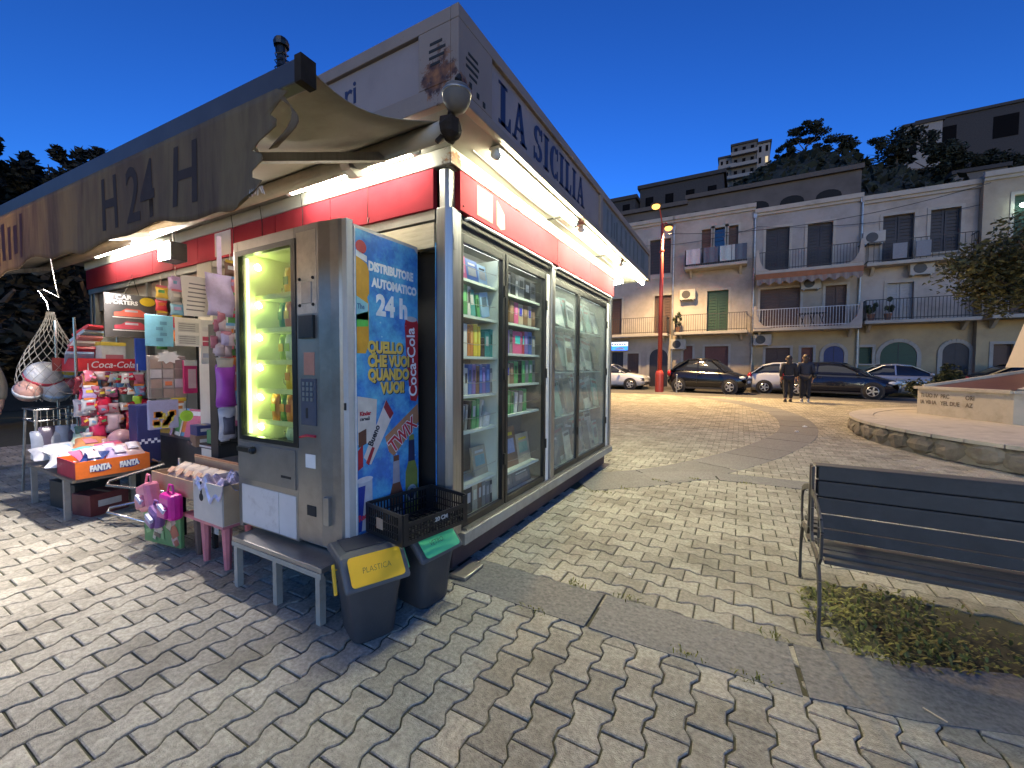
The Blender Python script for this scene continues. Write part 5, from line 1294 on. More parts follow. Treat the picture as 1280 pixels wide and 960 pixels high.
def tree(name, label, base, h, r, cz, n, size, trunk=.18, mat=None, group=None, cat='tree'):
    o = thing(name, label, cat, base, 0, group)
    t = MB(); bx_, by_, bz_ = base
    t.tube([(bx_,by_,bz_-.1),(bx_+.05*h*.1,by_,bz_+h*.3),(bx_,by_+.1,bz_+h*.62)], [trunk,trunk*.75,trunk*.4], 8)
    for k in range(7):
        a = 2*PI*k/7+.4; z0 = bz_ + h*(.35+.04*k)
        t.tube([(bx_,by_,z0),(bx_+r[0]*.45*math.cos(a),by_+r[1]*.45*math.sin(a),z0+h*.14),(bx_+r[0]*.8*math.cos(a),by_+r[1]*.8*math.sin(a),z0+h*.24)], [trunk*.4,trunk*.25,trunk*.08], 6)
    t.build('trunk', m_bark, o)
    c = MB(); foliage(c, (bx_,by_,cz), r, n, size); c.build('crown', mat or m_leafd, o)
    return o
hd = thing('hedge', 'dark rounded hedge between the parked cars and the monument', 'hedge', (5.15,16.3,.12))
c = MB(); foliage(c, (5.15,16.3,.95), (.85,.7,.72), 5200, .05, .3); c.build('foliage', M('hedge_leaf', (.022,.035,.012), .7, island=.4), hd)
t = MB()
for k in range(6): t.tube([(4.9+.1*k,16.3,.05),(4.7+.18*k,16.25,.9)], [.03,.012], 6)
t.build('stems', m_bark, hd)
tree('leafy_tree', 'yellow-green leafy tree overhanging the right edge behind the monument', (7.5,17.0,.11), 6.2, (2.35,1.9,1.62), 4.25, 13000, .075, .16, M('tree_leaf_olive', (.075,.075,.022), .7, island=.5))

# ================================================================== STREET LAMP
m_lred = M('red_paint', (.36,.045,.03), .4, var=.12, dirt=(.2,.03,.03), dscale=3, damt=.4)
m_sod = EM('lamp_glow', (1.0,.50,.12), 2.2)
def street_lamp(x, y, z, H, heads, label):
    o = thing('street_lamp', label, 'street lamp', (x,y,z))
    MB().lathe([(.21,0),(.21,.9),(.19,1.0),(.14,1.1)], (x,y,z), 12).build('pedestal', m_lred, o)
    MB().tube([(x,y,z+1.05),(x,y,z+H*.6),(x,y,z+H)], [.115,.095,.07], 10).build('pole', m_lred, o, True)
    MB().lathe([(.12,0),(.13,.05),(.12,.1)], (x,y,z+H*.83), 10).build('ring', m_lred, o)
    for hx, hy, hz, en, tilt in heads:
        h = Vector((x+hx, y+hy, z+H+hz))
        MB().tube([(x,y,z+H-.05),(x+hx*.5,y+hy*.5,z+H+hz+.18),tuple(h+Vector((0,0,.12)))], .03, 6).build('arm', m_lred, o)
        hd_ = MB().lathe([(.05,.14),(.22,.08),(.26,.02),(.24,.0)], tuple(h), 12).build('lamp_head', m_dark, o)
        MB().ball(tuple(h+Vector((0,0,-.06))), (.19,.19,.13), 12, 8).build('bulb', m_sod, hd_, True)
        L = bpy.data.lights.new('lamp_light', 'SPOT'); L.energy = en; L.color = (1.0,.66,.30); L.shadow_soft_size = .2; L.spot_size = R(128); L.spot_blend = .6
        lo = bpy.data.objects.new('lamp_light', L); COL.objects.link(lo); lo.parent = o; lo.matrix_parent_inverse = INV[o.name]; lo.location = h + Vector((0,0,-.28)); lo.rotation_euler = (R(tilt), 0, 0)
    return o
street_lamp(-3.62,22.2,.17, 8.55, ((.25,.3,-.12,5200,0),(-.02,-1.75,.33,9000,-34)), 'red painted street lamp with two lit orange heads beside the black car')

# ================================================================== CARS
def wheel(o, c, r, side):
    w_ = MB(); rot = Matrix.Rotation(PI/2, 3, 'X')
    w_.lathe([(r*.62,-.09),(r*.93,-.095),(r,-.06),(r,.06),(r*.93,.095),(r*.62,.09)], c, 24, mat=rot); t_ = w_.build('wheel', m_tyre, o, True)
    rm = MB(); y = side*.085
    rm.lathe([(.03,.0),(r*.62,.0),(r*.64,.02),(r*.60,.03),(r*.5,-.01),(.03,-.012)], (c[0],c[1]+y-.01*side,c[2]), 20, mat=rot)
    for k in range(5):
        a = 2*PI*k/5; rm.bar((c[0],c[1]+y+.012*side,c[2]), (c[0]+r*.58*math.cos(a),c[1]+y+.012*side,c[2]+r*.58*math.sin(a)), .055, .03, up=(0,1,0))
    rm.build('rim', m_rim, t_)
m_tyre = M('tyre', (.018,.018,.018), .8); m_rim = M('alloy', (.45,.45,.45), .3, .6)
m_cglass = M('car_glass', (.012,.014,.017), .06, .0, var=.05, spec=.8)
m_hl = M('headlight', (.65,.68,.70), .12, .1); m_tl = M('tail_light', (.45,.02,.02), .2); m_plast = M('black_trim', (.02,.02,.021), .5)
def car(name, label, loc, rz, col, prof, roof, wb, L, W, wr=.31, sc=1.0, metal=.25):
    """prof: (x, z_top) of hood/belt line front to rear; roof: (x, z) of the greenhouse outline"""
    o = thing(name, label, 'car', loc, rz, 'cars parked along the houses', world=False); o.scale = (sc, sc, sc)
    m_p = M('car_paint', col, .22, metal, var=.04, coat=.6)
    n = 22; vs = []; ring = 9
    def zt(x):
        for (a, za), (b, zb) in zip(prof, prof[1:]):
            if a >= x >= b: t = (a-x)/(a-b); t = t*t*(3-2*t); return za + (zb-za)*t
        return prof[-1][1]
    for i in range(n+1):
        x = L/2 - L*i/n; e = abs(x)/(L/2)
        wf_ = W/2*(1 - .20*e**5 - .02*(1 if i in (0, n) else 0)); z = zt(x); zb = .19 + .09*max(0, e-.8)/.2
        if i in (0, n): z -= .10; zb += .06
        for y, zz in ((wf_*.80,zb),(wf_*.97,zb+.10),(wf_,zb+.30),(wf_*.985,z-.14),(wf_*.90,z-.03),(wf_*.55,z+.008),(0,z+.015)): vs.append((x, -y, zz))
        for y, zz in ((wf_*.55,z+.008),(wf_*.90,z-.03),(wf_*.985,z-.14),(wf_,zb+.30),(wf_*.97,zb+.10),(wf_*.80,zb)): vs.append((x, y, zz))
    R_ = 13; fs = []
    for i in range(n):
        for k in range(R_-1): fs.append((i*R_+k, (i+1)*R_+k, (i+1)*R_+k+1, i*R_+k+1))
        fs.append((i*R_, i*R_+R_-1, (i+1)*R_+R_-1, (i+1)*R_))
    fs.append(tuple(range(R_))); fs.append(tuple(range(n*R_, (n+1)*R_))[::-1])
    b = MB(); b.add(vs, fs); bo = b.build('body', m_p, o, True)
    # greenhouse
    def loft(mat, nm, top, inset, zoff, par):
        b = MB(); vs = []; k_ = len(roof)
        for x, z in roof:
            zb = zt(x) - .02; tz = max(zb + .005, z + zoff)
            wb_ = W/2*.90 - inset; wt = W/2*.90 - (.17 + .02)*min(1, max(0, (tz-zb)/.5)) - inset
            vs += [(x,-wb_,zb),(x,-wt,tz),(x,-wt*.6,tz+.03*top),(x,0,tz+.04*top),(x,wt*.6,tz+.03*top),(x,wt,tz),(x,wb_,zb)]
        fs = [(i*7+j, i*7+j+1, (i+1)*7+j+1, (i+1)*7+j) for i in range(k_-1) for j in range(6)]
        b.add(vs, fs); return b.build(nm, mat, par, True)
    loft(m_cglass, 'window_glass', 1, 0, -.012, bo)
    # roof skin and pillars over the glass
    hi = max(z for x, z in roof); rs = [(x, z) for x, z in roof if z > hi-.13]
    rb = MB(); vs = []
    for x, z in rs:
        zb = zt(x)-.02; wt = W/2*.90 - .19*min(1, max(0, (z-zb)/.5))
        vs += [(x,-wt-.012,z-.03),(x,-wt-.004,z+.012),(x,-wt*.6,z+.045),(x,0,z+.055),(x,wt*.6,z+.045),(x,wt+.004,z+.012),(x,wt+.012,z-.03)]
    rb.add(vs, [(i*7+j, i*7+j+1, (i+1)*7+j+1, (i+1)*7+j) for i in range(len(rs)-1) for j in range(6)]); rb.build('roof', m_p, o, True, solid=.01)
    for s_ in (-1, 1):
        pi = MB()
        def side(x, z): 
            zb = zt(x)-.02; return (x, s_*(W/2*.90 - .19*min(1, max(0,(z-zb)/.5)) + .006), z)
        f0, f1 = roof[0], rs[0]; r0, r1 = roof[-1], rs[-1]
        pi.bar(side(f0[0]-.05, zt(f0[0])-.02), side(f1[0], f1[1]), .05, .03); pi.bar(side(r0[0]+.02, zt(r0[0])-.02), side(r1[0], r1[1]), .16, .03)
        mx_ = (f1[0]+r1[0])/2 - .05; pi.bar(side(mx_, zt(mx_)-.02), side(mx_, hi-.02), .05, .02)
        pi.build('pillar', m_p, o)
        dl = MB(); dl.box(mx_-.006, mx_+.006, s_*(W/2+.001)-.004, s_*(W/2+.001)+.004, .42, zt(mx_)-.15); dl.build('door_gap', m_plast, o)
        dh = MB(); dh.box(mx_+.05, mx_+.20, s_*W/2-.005, s_*W/2+.022, zt(mx_)-.20, zt(mx_)-.165); dh.build('door_handle', m_p, o)
        mi = MB(); mi.ball((f0[0]-.30, s_*(W/2+.09), zt(f0[0])+.06), (.08,.10,.07), 8, 6); mi.build('mirror', m_p, o, True)
        h = MB(); h.ball((L/2-.20, s_*(W/2-.25), zt(L/2-.25)-.13), (.20,.15,.085), 10, 7); h.build('headlight', m_hl, o, True)
        tl = MB(); tl.ball((-L/2+.10, s_*(W/2-.16), zt(-L/2+.12)-.12), (.11,.10,.15), 8, 6); tl.build('tail_light', m_tl, o, True)
        sk = MB(); sk.box(-wb/2+.35, wb/2-.35, s_*W/2-.03, s_*W/2+.008, .19, .26); sk.build('side_skirt', m_plast, o)
        for xw in (wb/2, -wb/2):
            a = MB(); a.lathe([(.05,-.05),(wr*1.17,-.05),(wr*1.17,.05),(.05,.05)], (xw, s_*(W/2-.042), wr), 24, mat=Matrix.Rotation(PI/2, 3, 'X')); a.build('wheel_arch', m_plast, o)
            wheel(o, (xw, s_*(W/2-.075), wr), wr, s_)
    MB().box(L/2-.06, L/2+.005, -W*.30, W*.30, .27, .44).build('grille', m_plast, o, bevel=.02)
    MB().box(L/2+.0, L/2+.012, -.26, .26, .45, .56).build('number_plate', m_paper, o); MB().box(-L/2-.012, -L/2+.0, -.26, .26, .60, .71).build('number_plate', m_paper, o)
    return o
P_h = [(1.78,.66),(1.55,.80),(.95,.93),(.3,.95),(-1.2,1.0),(-1.6,.98),(-1.78,.90)]
R_h = [(.98,.93),(.70,1.16),(.30,1.40),(-.2,1.47),(-.8,1.45),(-1.25,1.32),(-1.45,1.15),(-1.62,.97)]
car('city_car', 'small black rounded hatchback parked beside the red lamp post', (-1.38,22.95,.175), R(-13), (.012,.012,.013), P_h, R_h, 2.32, 3.56, 1.63, .30, 1.07).scale = (1.02,1.05,1.14)
P_d = [(2.0,.62),(1.75,.78),(1.0,.97),(.4,1.0),(-1.3,1.05),(-1.8,1.02),(-2.0,.92)]
R_d = [(1.12,.96),(.75,1.18),(.25,1.42),(-.25,1.49),(-.9,1.47),(-1.35,1.36),(-1.65,1.18),(-1.85,1.0)]
car('family_hatchback', 'dark navy hatchback nearest the walking couple', (3.75,22.65,.175), R(-19), (.010,.014,.026), P_d, R_d, 2.55, 4.0, 1.72, .32, 1.0)
car('white_hatchback', 'white hatchback with red tail lights half hidden behind the couple', (2.35,24.45,.175), R(-3), (.62,.62,.60), P_d, R_d, 2.5, 3.95, 1.7, .31, 1.0, 0)
P_s = [(2.2,.66),(1.9,.80),(1.0,.94),(.4,.96),(-1.1,.99),(-1.3,1.0),(-1.95,.98),(-2.2,.9)]
R_s = [(1.05,.93),(.7,1.14),(.2,1.36),(-.3,1.42),(-.8,1.38),(-1.25,1.18),(-1.6,.99)]
car('silver_sedan', 'silver saloon parked in front of the green arched garage', (6.3,24.45,.175), R(-2), (.42,.42,.44), P_s, R_s, 2.65, 4.4, 1.75, .31, 1.0, .5)
car('white_saloon', 'white car parked under the blue lit sign at the far left', (-6.65,24.3,.175), R(-3), (.58,.58,.57), P_s, R_s, 2.6, 4.1, 1.72, .31, 1.0, 0)
car('dark_saloon', 'dark car mostly hidden behind the hedge', (10.2,24.3,.175), R(-2), (.02,.02,.022), P_s, R_s, 2.65, 4.4, 1.75, .31, 1.0)
bl_ = thing('bollard', 'thin grey post standing in front of the black hatchback', 'bollard', (-2.75,21.9,.17)); MB().tube([(-2.75,21.9,.17),(-2.75,21.9,1.05)], .035, 8).build('post', m_steel, bl_); MB().ball((-2.75,21.9,1.06), .045, 8, 6).build('cap', m_steel, bl_)

# ================================================================== PEOPLE
m_skin = M('skin', (.42,.25,.18), .55, var=.06)
def skin(name, pts, edges, radii, mat, parent, sub=2):
    me = bpy.data.meshes.new(name); me.from_pydata(pts, edges, []); me.materials.append(mat)
    o = bpy.data.objects.new(name, me); COL.objects.link(o); o.parent = parent
    m = o.modifiers.new('skin', 'SKIN'); m.use_smooth_shade = True
    for i, r in enumerate(radii):
        s = me.skin_vertices[0].data[i]; s.radius = (r, r) if not isinstance(r, tuple) else r
    me.skin_vertices[0].data[0].use_root = True
    s2 = o.modifiers.new('sub', 'SUBSURF'); s2.levels = sub; s2.render_levels = sub
    return o
def person(label, loc, rz, top, legs, hair, shoe, h=1.70, stride=.12, arm=.04, hairlen=.2, bag=None):
    o = thing('person', label, 'person', loc, rz, world=False); o.scale = (h/1.70,)*3
    s = stride
    # faces +y
    pts = [(0,0,.95),(0,.01,1.10),(0,.01,1.28),(0,0,1.42),(0,0,1.49),(0,.02,1.58),(0,.03,1.64),
           (.09,0,.90),(.10,s*.5,.50),(.10,s,.09),(.10,s+.13,.03),(-.09,0,.90),(-.10,-s*.2,.50),(-.10,-s,.10),(-.10,-s+.12,.03),
           (.17,0,1.40),(.24,-.02,1.14),(.23,arm+.06,.90),(.22,arm+.10,.82),(-.17,0,1.40),(-.24,-.02,1.14),(-.23,arm+.06,.90),(-.22,arm+.10,.82)]
    ed = [(0,1),(1,2),(2,3),(3,4),(4,5),(5,6),(0,7),(7,8),(8,9),(9,10),(0,11),(11,12),(12,13),(13,14),(3,15),(15,16),(16,17),(17,18),(3,19),(19,20),(20,21),(21,22)]
    rd_ = [(.15,.11),(.13,.10),(.15,.11),(.11,.08),.055,.082,.075,(.09,.095),.062,.042,.04,(.09,.095),.062,.042,.04,.055,.046,.036,.03,.055,.046,.036,.03]
    skin('body', pts, ed, rd_, m_skin, o)
    k = 1.13
    skin('jacket', pts[:4]+[pts[15],pts[16],(.232,arm+.05,.93),pts[19],pts[20],(-.232,arm+.05,.93),(0,0,1.46)], [(0,1),(1,2),(2,3),(3,4),(4,5),(5,6),(3,7),(7,8),(8,9),(3,10)],
         [(.20,.15),(.175,.135),(.19,.14),(.15,.115),.085,.070,.056,.085,.070,.056,.075], top, o)
    skin('trousers', [pts[0],pts[7],pts[8],(.10,s*.92,.12),pts[11],pts[12],(-.10,-s*.92,.12)], [(0,1),(1,2),(2,3),(0,4),(4,5),(5,6)], [(.165,.13),(.105,.11),.082,.062,(.105,.11),.082,.062], legs, o)
    for x, y in ((.10,s+.05),(-.10,-s+.05)):
        b = MB(); b.ball((x,y+.02,.045), (.05,.135,.05), 12, 8); b.ball((x,y-.05,.07), (.046,.07,.06), 10, 6); b.build('shoe', shoe, o, True)
        MB().box(x-.048,x+.048,y-.10,y+.14,.0,.022).build('sole', m_paper if shoe is not m_dark else m_dark, o, bevel=.008)
    hm = MB(); hm.ball((0,-.012,1.635), (.098,.112,.115), 14, 10); hm.ball((0,-.055,1.56-hairlen*.3), (.085,.06,.09+hairlen*.4), 12, 8, jit=.05); hm.build('hair', hair, o, True)
    f = MB(); f.ball((0,.125,1.585), (.014,.022,.022), 8, 6); f.build('nose', m_skin, o, True)
    for x in (-.032,.032): MB().ball((x,.105,1.615), (.012,.008,.008), 8, 6).build('eye', P((.7,.7,.68)), o, True)
    MB().ball((0,.108,1.545), (.024,.008,.007), 8, 6).build('mouth', P((.35,.12,.10)), o, True)
    for x in (-.10,.10): MB().ball((x,.01,1.60), (.012,.022,.032), 8, 6).build('ear', m_skin, o, True)
    for sx_ in (-1, 1):
        hb = MB(); c = Vector((sx_*.22, arm+.11, .80)); hb.ball(tuple(c), (.018,.035,.05), 10, 7)
        for j, (dy, ln) in enumerate(((-.025,.060),(-.008,.072),(.010,.068),(.026,.052))):
            hb.tube([c+Vector((0,dy,-.03)), c+Vector((-sx_*.008,dy,-.03-ln*.6)), c+Vector((-sx_*.025,dy+.004,-.03-ln))], [.010,.009,.006], 6)
        hb.tube([c+Vector((0,.03,.0)), c+Vector((-sx_*.012,.052,-.03)), c+Vector((-sx_*.02,.055,-.055))], [.011,.010,.007], 6); hb.build('hand', m_skin, o, True)
    if bag:
        b = MB(); b.ball((.27,-.02,.98), (.07,.13,.11), 10, 7); b.build('shoulder_bag', bag, o, True)
    return o
m_jk = M('dark_jacket', (.018,.018,.02), .8, var=.3, scale=12, bump=.3, bscale=18); m_jb = M('navy_jacket', (.015,.02,.035), .7, var=.3, scale=12, bump=.3, bscale=18)
m_tr = M('dark_trousers', (.015,.015,.018), .85, var=.25, scale=14, bump=.25, bscale=16); m_jeans = M('jeans', (.03,.045,.10), .85, var=.3, scale=14, bump=.25, bscale=20)
m_hair = M('dark_hair', (.03,.02,.014), .6, var=.3, scale=30); m_hairl = M('brown_hair', (.05,.03,.018), .6, var=.3, scale=30)
person('person in a black jacket with dark hair walking away, left of the couple', (1.62,18.7,gz(0,18.7)), R(4), m_jk, m_tr, m_hair, m_dark, 1.72, .10, hairlen=.2)
person('person in a navy jacket with light soles walking away, right of the couple', (2.16,18.9,gz(0,18.9)), R(-6), m_jb, m_tr, m_hairl, P((.35,.34,.33)), 1.76, -.08, hairlen=.12, bag=P((.02,.02,.02)))
person('person in a beige top, jeans and white trainers cut off by the left edge', (-8.62,1.24,0), R(-100), M('beige_top', (.28,.23,.16), .85, bump=.3), m_jeans, m_hair, P((.62,.60,.52)), 1.68, .16)
# ================================================================== HOUSES
YF = 26.1
def stucco(name, col, dirt): return M(name, col, .85, var=.12, scale=.8, bump=.25, bscale=12, dirt=dirt, dscale=.55, damt=.7, dthr=(.45,.72))
m_st = [stucco('stucco_white', (.34,.305,.265), (.15,.13,.105)), stucco('stucco_cream', (.31,.265,.20), (.155,.115,.075)), stucco('stucco_ochre', (.38,.30,.17), (.20,.14,.07)), stucco('stucco_grey', (.28,.265,.25), (.13,.115,.10)), stucco('stucco_sand', (.36,.28,.16), (.18,.135,.085))]
m_wbr = M('brown_shutter', (.075,.04,.028), .6, var=.3, stretch=(1,1,9), scale=6); m_wgr = M('green_shutter', (.012,.05,.028), .6, var=.3, stretch=(1,1,9), scale=6); m_wnv = M('dark_shutter', (.018,.018,.024), .6, var=.3); m_wbl = M('blue_door', (.015,.03,.11), .55, var=.2); m_wrd = M('red_brown_door', (.14,.045,.03), .6, var=.25, stretch=(6,1,1), scale=4)
m_rail = M('iron_railing', (.022,.022,.022), .6); m_wrail = M('white_railing', (.45,.44,.42), .6); m_trim = M('trim_stone', (.33,.305,.26), .8, var=.12, dirt=(.16,.14,.11), damt=.6); m_acm = M('ac_casing', (.30,.29,.26), .6, var=.1)
def house(name, label, x0, x1, top, bands_, openings, y=YF, depth=9, cornice=True):
    """bands_: [(z0, z1, material)] of the facade; openings: (x0,x1,z0,z1,kind,material)"""
    o = thing(name, label, 'house', ((x0+x1)/2, y, .28))
    for (za, zb, m) in bands_:
        ops = [p for p in openings if p[2] >= za-.01 and p[3] <= zb+.01 and p[4] != 'arch']
        xs_ = sorted(set([x0, x1] + [v for p in ops for v in p[:2]])); zs_ = sorted(set([za, zb] + [v for p in ops for v in p[2:4]]))
        b = MB()
        for i in range(len(xs_)-1):
            for j in range(len(zs_)-1):
                cx_ = (xs_[i]+xs_[i+1])/2; cz_ = (zs_[j]+zs_[j+1])/2
                if any(p[0] < cx_ < p[1] and p[2] < cz_ < p[3] for p in ops): continue
                b.add([(xs_[i],y,zs_[j]),(xs_[i+1],y,zs_[j]),(xs_[i+1],y,zs_[j+1]),(xs_[i],y,zs_[j+1])], [(0,1,2,3)])
        for p in ops:
            a, c, e, f = p[:4]; q = y+.24
            b.add([(a,y,e),(c,y,e),(c,y,f),(a,y,f),(a,q,e),(c,q,e),(c,q,f),(a,q,f)], [(0,4,5,1),(1,5,6,2),(2,6,7,3),(3,7,4,0)])
        b.build('wall', m, o)
    MB().box(x0+.01, x1-.01, y+.3, y+depth, .2, top-.02).build('rear_block', m_wnv, o)
    for xa in (x0, x1-.06): MB().box(xa, xa+.06, y+.001, y+depth, .2, top-.03).build('flank_wall', bands_[-1][2], o)
    for p in openings:
        a, c, e, f, kind, m = p[:6]
        if kind == 'arch':
            r = (c-a)/2; rise = min(r, (f-e)*.42); poly = [(a,e),(c,e)] + [((a+c)/2+r*math.cos(t*PI/12), f-rise+rise*math.sin(t*PI/12)) for t in range(13)]
            d = MB(); d.prism(poly, (0,y-.015,0), (1,0,0), (0,0,1), (0,1,0), .014); d = d.build('arched_door', m, o)
            MB().box((a+c)/2-.012,(a+c)/2+.012,y-.022,y-.016,e,f-.03).build('leaf_gap', m_wnv, d)
            tr = MB()
            pts = [(a-.09,e),(a-.09,f-rise)] + [((a+c)/2-(r+.09)*math.cos(t*PI/12), f-rise+(rise+.09)*math.sin(t*PI/12)) for t in range(1,12)] + [(c+.09,f-rise),(c+.09,e)]
            for u, v in zip(pts, pts[1:]): tr.bar((u[0],y-.02,u[1]), (v[0],y-.02,v[1]), .16, .06, up=(0,1,0))
            tr.build('arch_surround', m_trim, o)
        else:
            n = 2 if c-a > .7 else 1; wd_ = (c-a)/n
            win = MB(); win.box(a, c, y+.19, y+.21, e, f); win = win.build('door' if kind == 'door' else 'window', m_cglass if kind == 'glass' else m, o)
            if kind != 'glass':
                for k in range(n):
                    l = MB(); xa = a+wd_*k+.02; xb = a+wd_*(k+1)-.02
                    l.box(xa, xa+.07, y+.15, y+.189, e+.02, f-.02); l.box(xb-.07, xb, y+.15, y+.189, e+.02, f-.02)
                    nz_ = max(3, int((f-e)/.16))
                    for z in range(nz_): l.box(xa+.07, xb-.07, y+.155, y+.189, e+.05+(f-e-.1)*z/nz_, e+.05+(f-e-.1)*(z+.72)/nz_)
                    l.build('shutter_leaf', m, win)
            t = MB(); t.box(a-.12, a, y-.03, y-.001, e, f+.12); t.box(c, c+.12, y-.03, y-.001, e, f+.12); t.box(a, c, y-.03, y-.001, f, f+.12); t.build('window_surround', m_trim, o)
            if kind == 'win': MB().box(a-.15, c+.15, y-.10, y-.002, e-.07, e-.001).build('window_sill', m_trim, o)
    if cornice:
        MB().box(x0-.04, x1+.04, y-.18, y-.001, top-.22, top).build('cornice', m_trim, o); MB().box(x0-.02, x1+.02, y-.09, y-.001, top-.36, top-.221).build('cornice_moulding', m_trim, o)
    return o
def balcony(o, x0, x1, z, dep=1.0, h=.95, mat=m_rail, y=YF, step=.12, slab=m_trim):
    b = MB().box(x0, x1, y-dep, y-.002, z-.16, z).build('balcony_slab', slab, o, bevel=.02)
    r = MB()
    for zz in (z+.08, z+h): r.bar((x0+.04,y-dep+.04,zz), (x1-.04,y-dep+.04,zz), .03); r.bar((x0+.04,y-dep+.04,zz), (x0+.04,y,zz), .03); r.bar((x1-.04,y-dep+.04,zz), (x1-.04,y,zz), .03)
    n = int((x1-x0)/step)
    for k in range(n+1):
        x = x0+.04+(x1-x0-.08)*k/n; r.bar((x,y-dep+.04,z), (x,y-dep+.04,z+h), .018)
    for k in range(int(dep/step)):
        for x in (x0+.04, x1-.04): r.bar((x,y-dep+.04+k*step,z), (x,y-dep+.04+k*step,z+h), .018)
    r.build('railing', mat, b)
    for x in (x0+.3, x1-.3): 
        k = MB(); k.prism([(0,0),(-dep*.6,0),(-.1,-.35),(0,-.35)], (x-.06,y-.003,z-.161), (0,1,0), (0,0,1), (1,0,0), .12); k.build('bracket', m_trim, b)
    return b
def ac(x, z, y=YF, lab=''):
    o = thing('air_conditioner', lab, 'air conditioner', (x,y,z), 0, 'air conditioners on the facades')
    MB().box(x-.42, x+.42, y-.36, y-.06, z, z+.58).build('casing', m_acm, o, bevel=.02); MB().lathe([(.04,0),(.23,0),(.23,.012),(.04,.012)], (x-.08,y-.361,z+.29), 16, mat=Matrix.Rotation(PI/2, 3, 'X')).build('fan_grille', m_plast, o)
    for d in (-.3,.3): MB().box(x+d-.02, x+d+.02, y-.36, y, z-.05, z-.001).build('bracket', m_steel, o)
# leftmost house
h1 = house('plain_house', 'pale stuccoed house behind the red lamp post, blue lit sign at its foot', -13, -3.6, 10.3,
      [(.2,3.25,m_st[0]),(3.25,7.0,m_st[0]),(7.0,10.3,m_st[3])],
      [(-7.25,-6.6,3.45,5.75,'door',m_wbr),(-4.62,-3.75+.1,3.42,5.75,'door',m_wbr),(-4.95,-3.75,7.05,9.1,'door',m_wnv),(-7.5,-6.6,7.05,9.1,'door',m_wnv),(-4.85,-3.8,.29,2.55,'arch',m_wnv),(-7.2,-6.45,1.2,2.4,'win',m_wnv),(-6.2,-5.5,.9,2.3,'win',m_wbr),(-10,-9,.3,2.5,'door',m_wbr)])
balcony(h1, -8.2, -3.72, 3.42, .95); 
MB().box(-13,-3.6,YF-.06,YF-.002,6.75,6.95).build('string_course', m_trim, h1)
sg = thing('lit_sign', 'small blue and white lit sign over the ground-floor window', 'sign', (-6.65,YF-.3,2.5)); MB().box(-7.25,-6.1,YF-.30,YF-.18,2.48,3.02).build('sign_box', P((.5,.5,.52)), sg); MB().box(-7.23,-6.12,YF-.312,YF-.301,2.50,2.76).build('blue_field', EM('sign_blue', (.03,.16,.9), 3.0), sg); MB().box(-7.23,-6.12,YF-.312,YF-.301,2.761,3.0).build('white_field', EM('sign_white', (.75,.85,1.0), 2.0), sg)
[MB().box(-7.1+.15*k, -7.1+.15*k+.09+.02*(k % 2), YF-.3145, YF-.3125, 2.81, 2.92).build('blurred_letter', P((.18,.2,.3)), sg) for k in range(6)]; b = MB(); b.prism([(-6.95,2.54),(-6.3,2.54),(-6.36,2.66),(-6.6,2.70),(-6.8,2.64)], (0,YF-.3125,0), (1,0,0), (0,0,1), (0,-1,0), .002); b.build('boat_mark', P((.7,.75,.8)), sg)
# second house
h2 = house('white_house', 'tall white house with a green balcony door behind the black hatchback', -3.58, .52, 10.3,
      [(.2,3.25,m_st[1]),(3.25,7.05,m_st[0]),(7.05,10.3,m_st[0])],
      [(-1.74,-.66,3.45,5.8,'door',m_wgr),(-2.1,-1.55,7.4,9.3,'win',m_wbr),(-1.5,-.85,7.4,9.3,'glass',m_wbr),(-.8,-.26,7.4,9.3,'win',m_wbr),(-1.8,-.6,.3,2.65,'door',m_wrd),(-2.95,-2.45,.3,2.7,'door',m_wrd)])
balcony(h2, -3.35, .3, 3.45, .95); balcony(h2, -2.9, .2, 7.12, .85, .9)
for k, (x, c, nm) in enumerate(((-2.45,(.42,.42,.42),'grey'),(-1.55,(.06,.08,.11),'dark'),(-.75,(.30,.36,.36),'pale green'),(-.2,(.05,.07,.10),'navy'))):
    b = MB(); b.grid(lambda u, v: (x-.36+.72*u, YF-.86+.02*math.sin(u*11), 7.22+.82*v), 8, 3); o = thing('laundry', '%s cloth hung on the upper balcony rail of the white house' % nm, 'cloth', (x,YF-.86,7.2), 0, 'laundry on the white house'); b.build('cloth', P(c), o, solid=.01)
# third house: rounded white balcony walls, ochre ground floor
h3 = house('ochre_house', 'house with ochre ground floor and rounded white balcony walls', .54, 5.02, 9.95,
      [(.2,3.3,m_st[2]),(3.3,6.5,m_st[1]),(6.5,9.95,m_st[3])],
      [(1.05,2.1,6.55,8.85,'door',m_wnv),(2.87,3.92,6.5,8.8,'door',m_wnv),(.86,2.65,3.55,5.65,'door',m_wbr),(3.7,4.55,3.55,5.6,'door',m_wbr),(1.18,2.28,.3,2.5,'door',m_wbr),(2.77,3.27,.3,2.5,'door',m_wrd),(3.72,4.52,.3,2.55,'arch',m_wbl)])
def curved_balcony(o, x0, x1, z, mat):
    b = balcony(o, x0, x1, z, 1.0, .95, mat)
    for x, s_ in ((x0, 1), (x1, -1)):
        w_ = MB(); w_.prism([(0,0),(.85,0),(.45,.12),(.22,.40),(.12,.80),(.10,1.15),(0,1.15)], (x,YF-1.02,z), (s_,0,0), (0,0,1), (0,1,0), .10); w_.build('curved_wall', m_st[0], b)
curved_balcony(h3, .56, 5.0, 3.50, m_wrail); b3 = balcony(h3, .60, 4.98, 6.45, .95, .95, m_rail)
for x, s_ in ((.60,1),(4.98,-1)):
    w_ = MB(); w_.prism([(0,0),(.6,0),(.35,.14),(.18,.5),(.12,1.1),(0,1.1)], (x,YF-.97,6.45), (s_,0,0), (0,0,1), (0,1,0), .10); w_.build('curved_wall', m_st[0], b3)
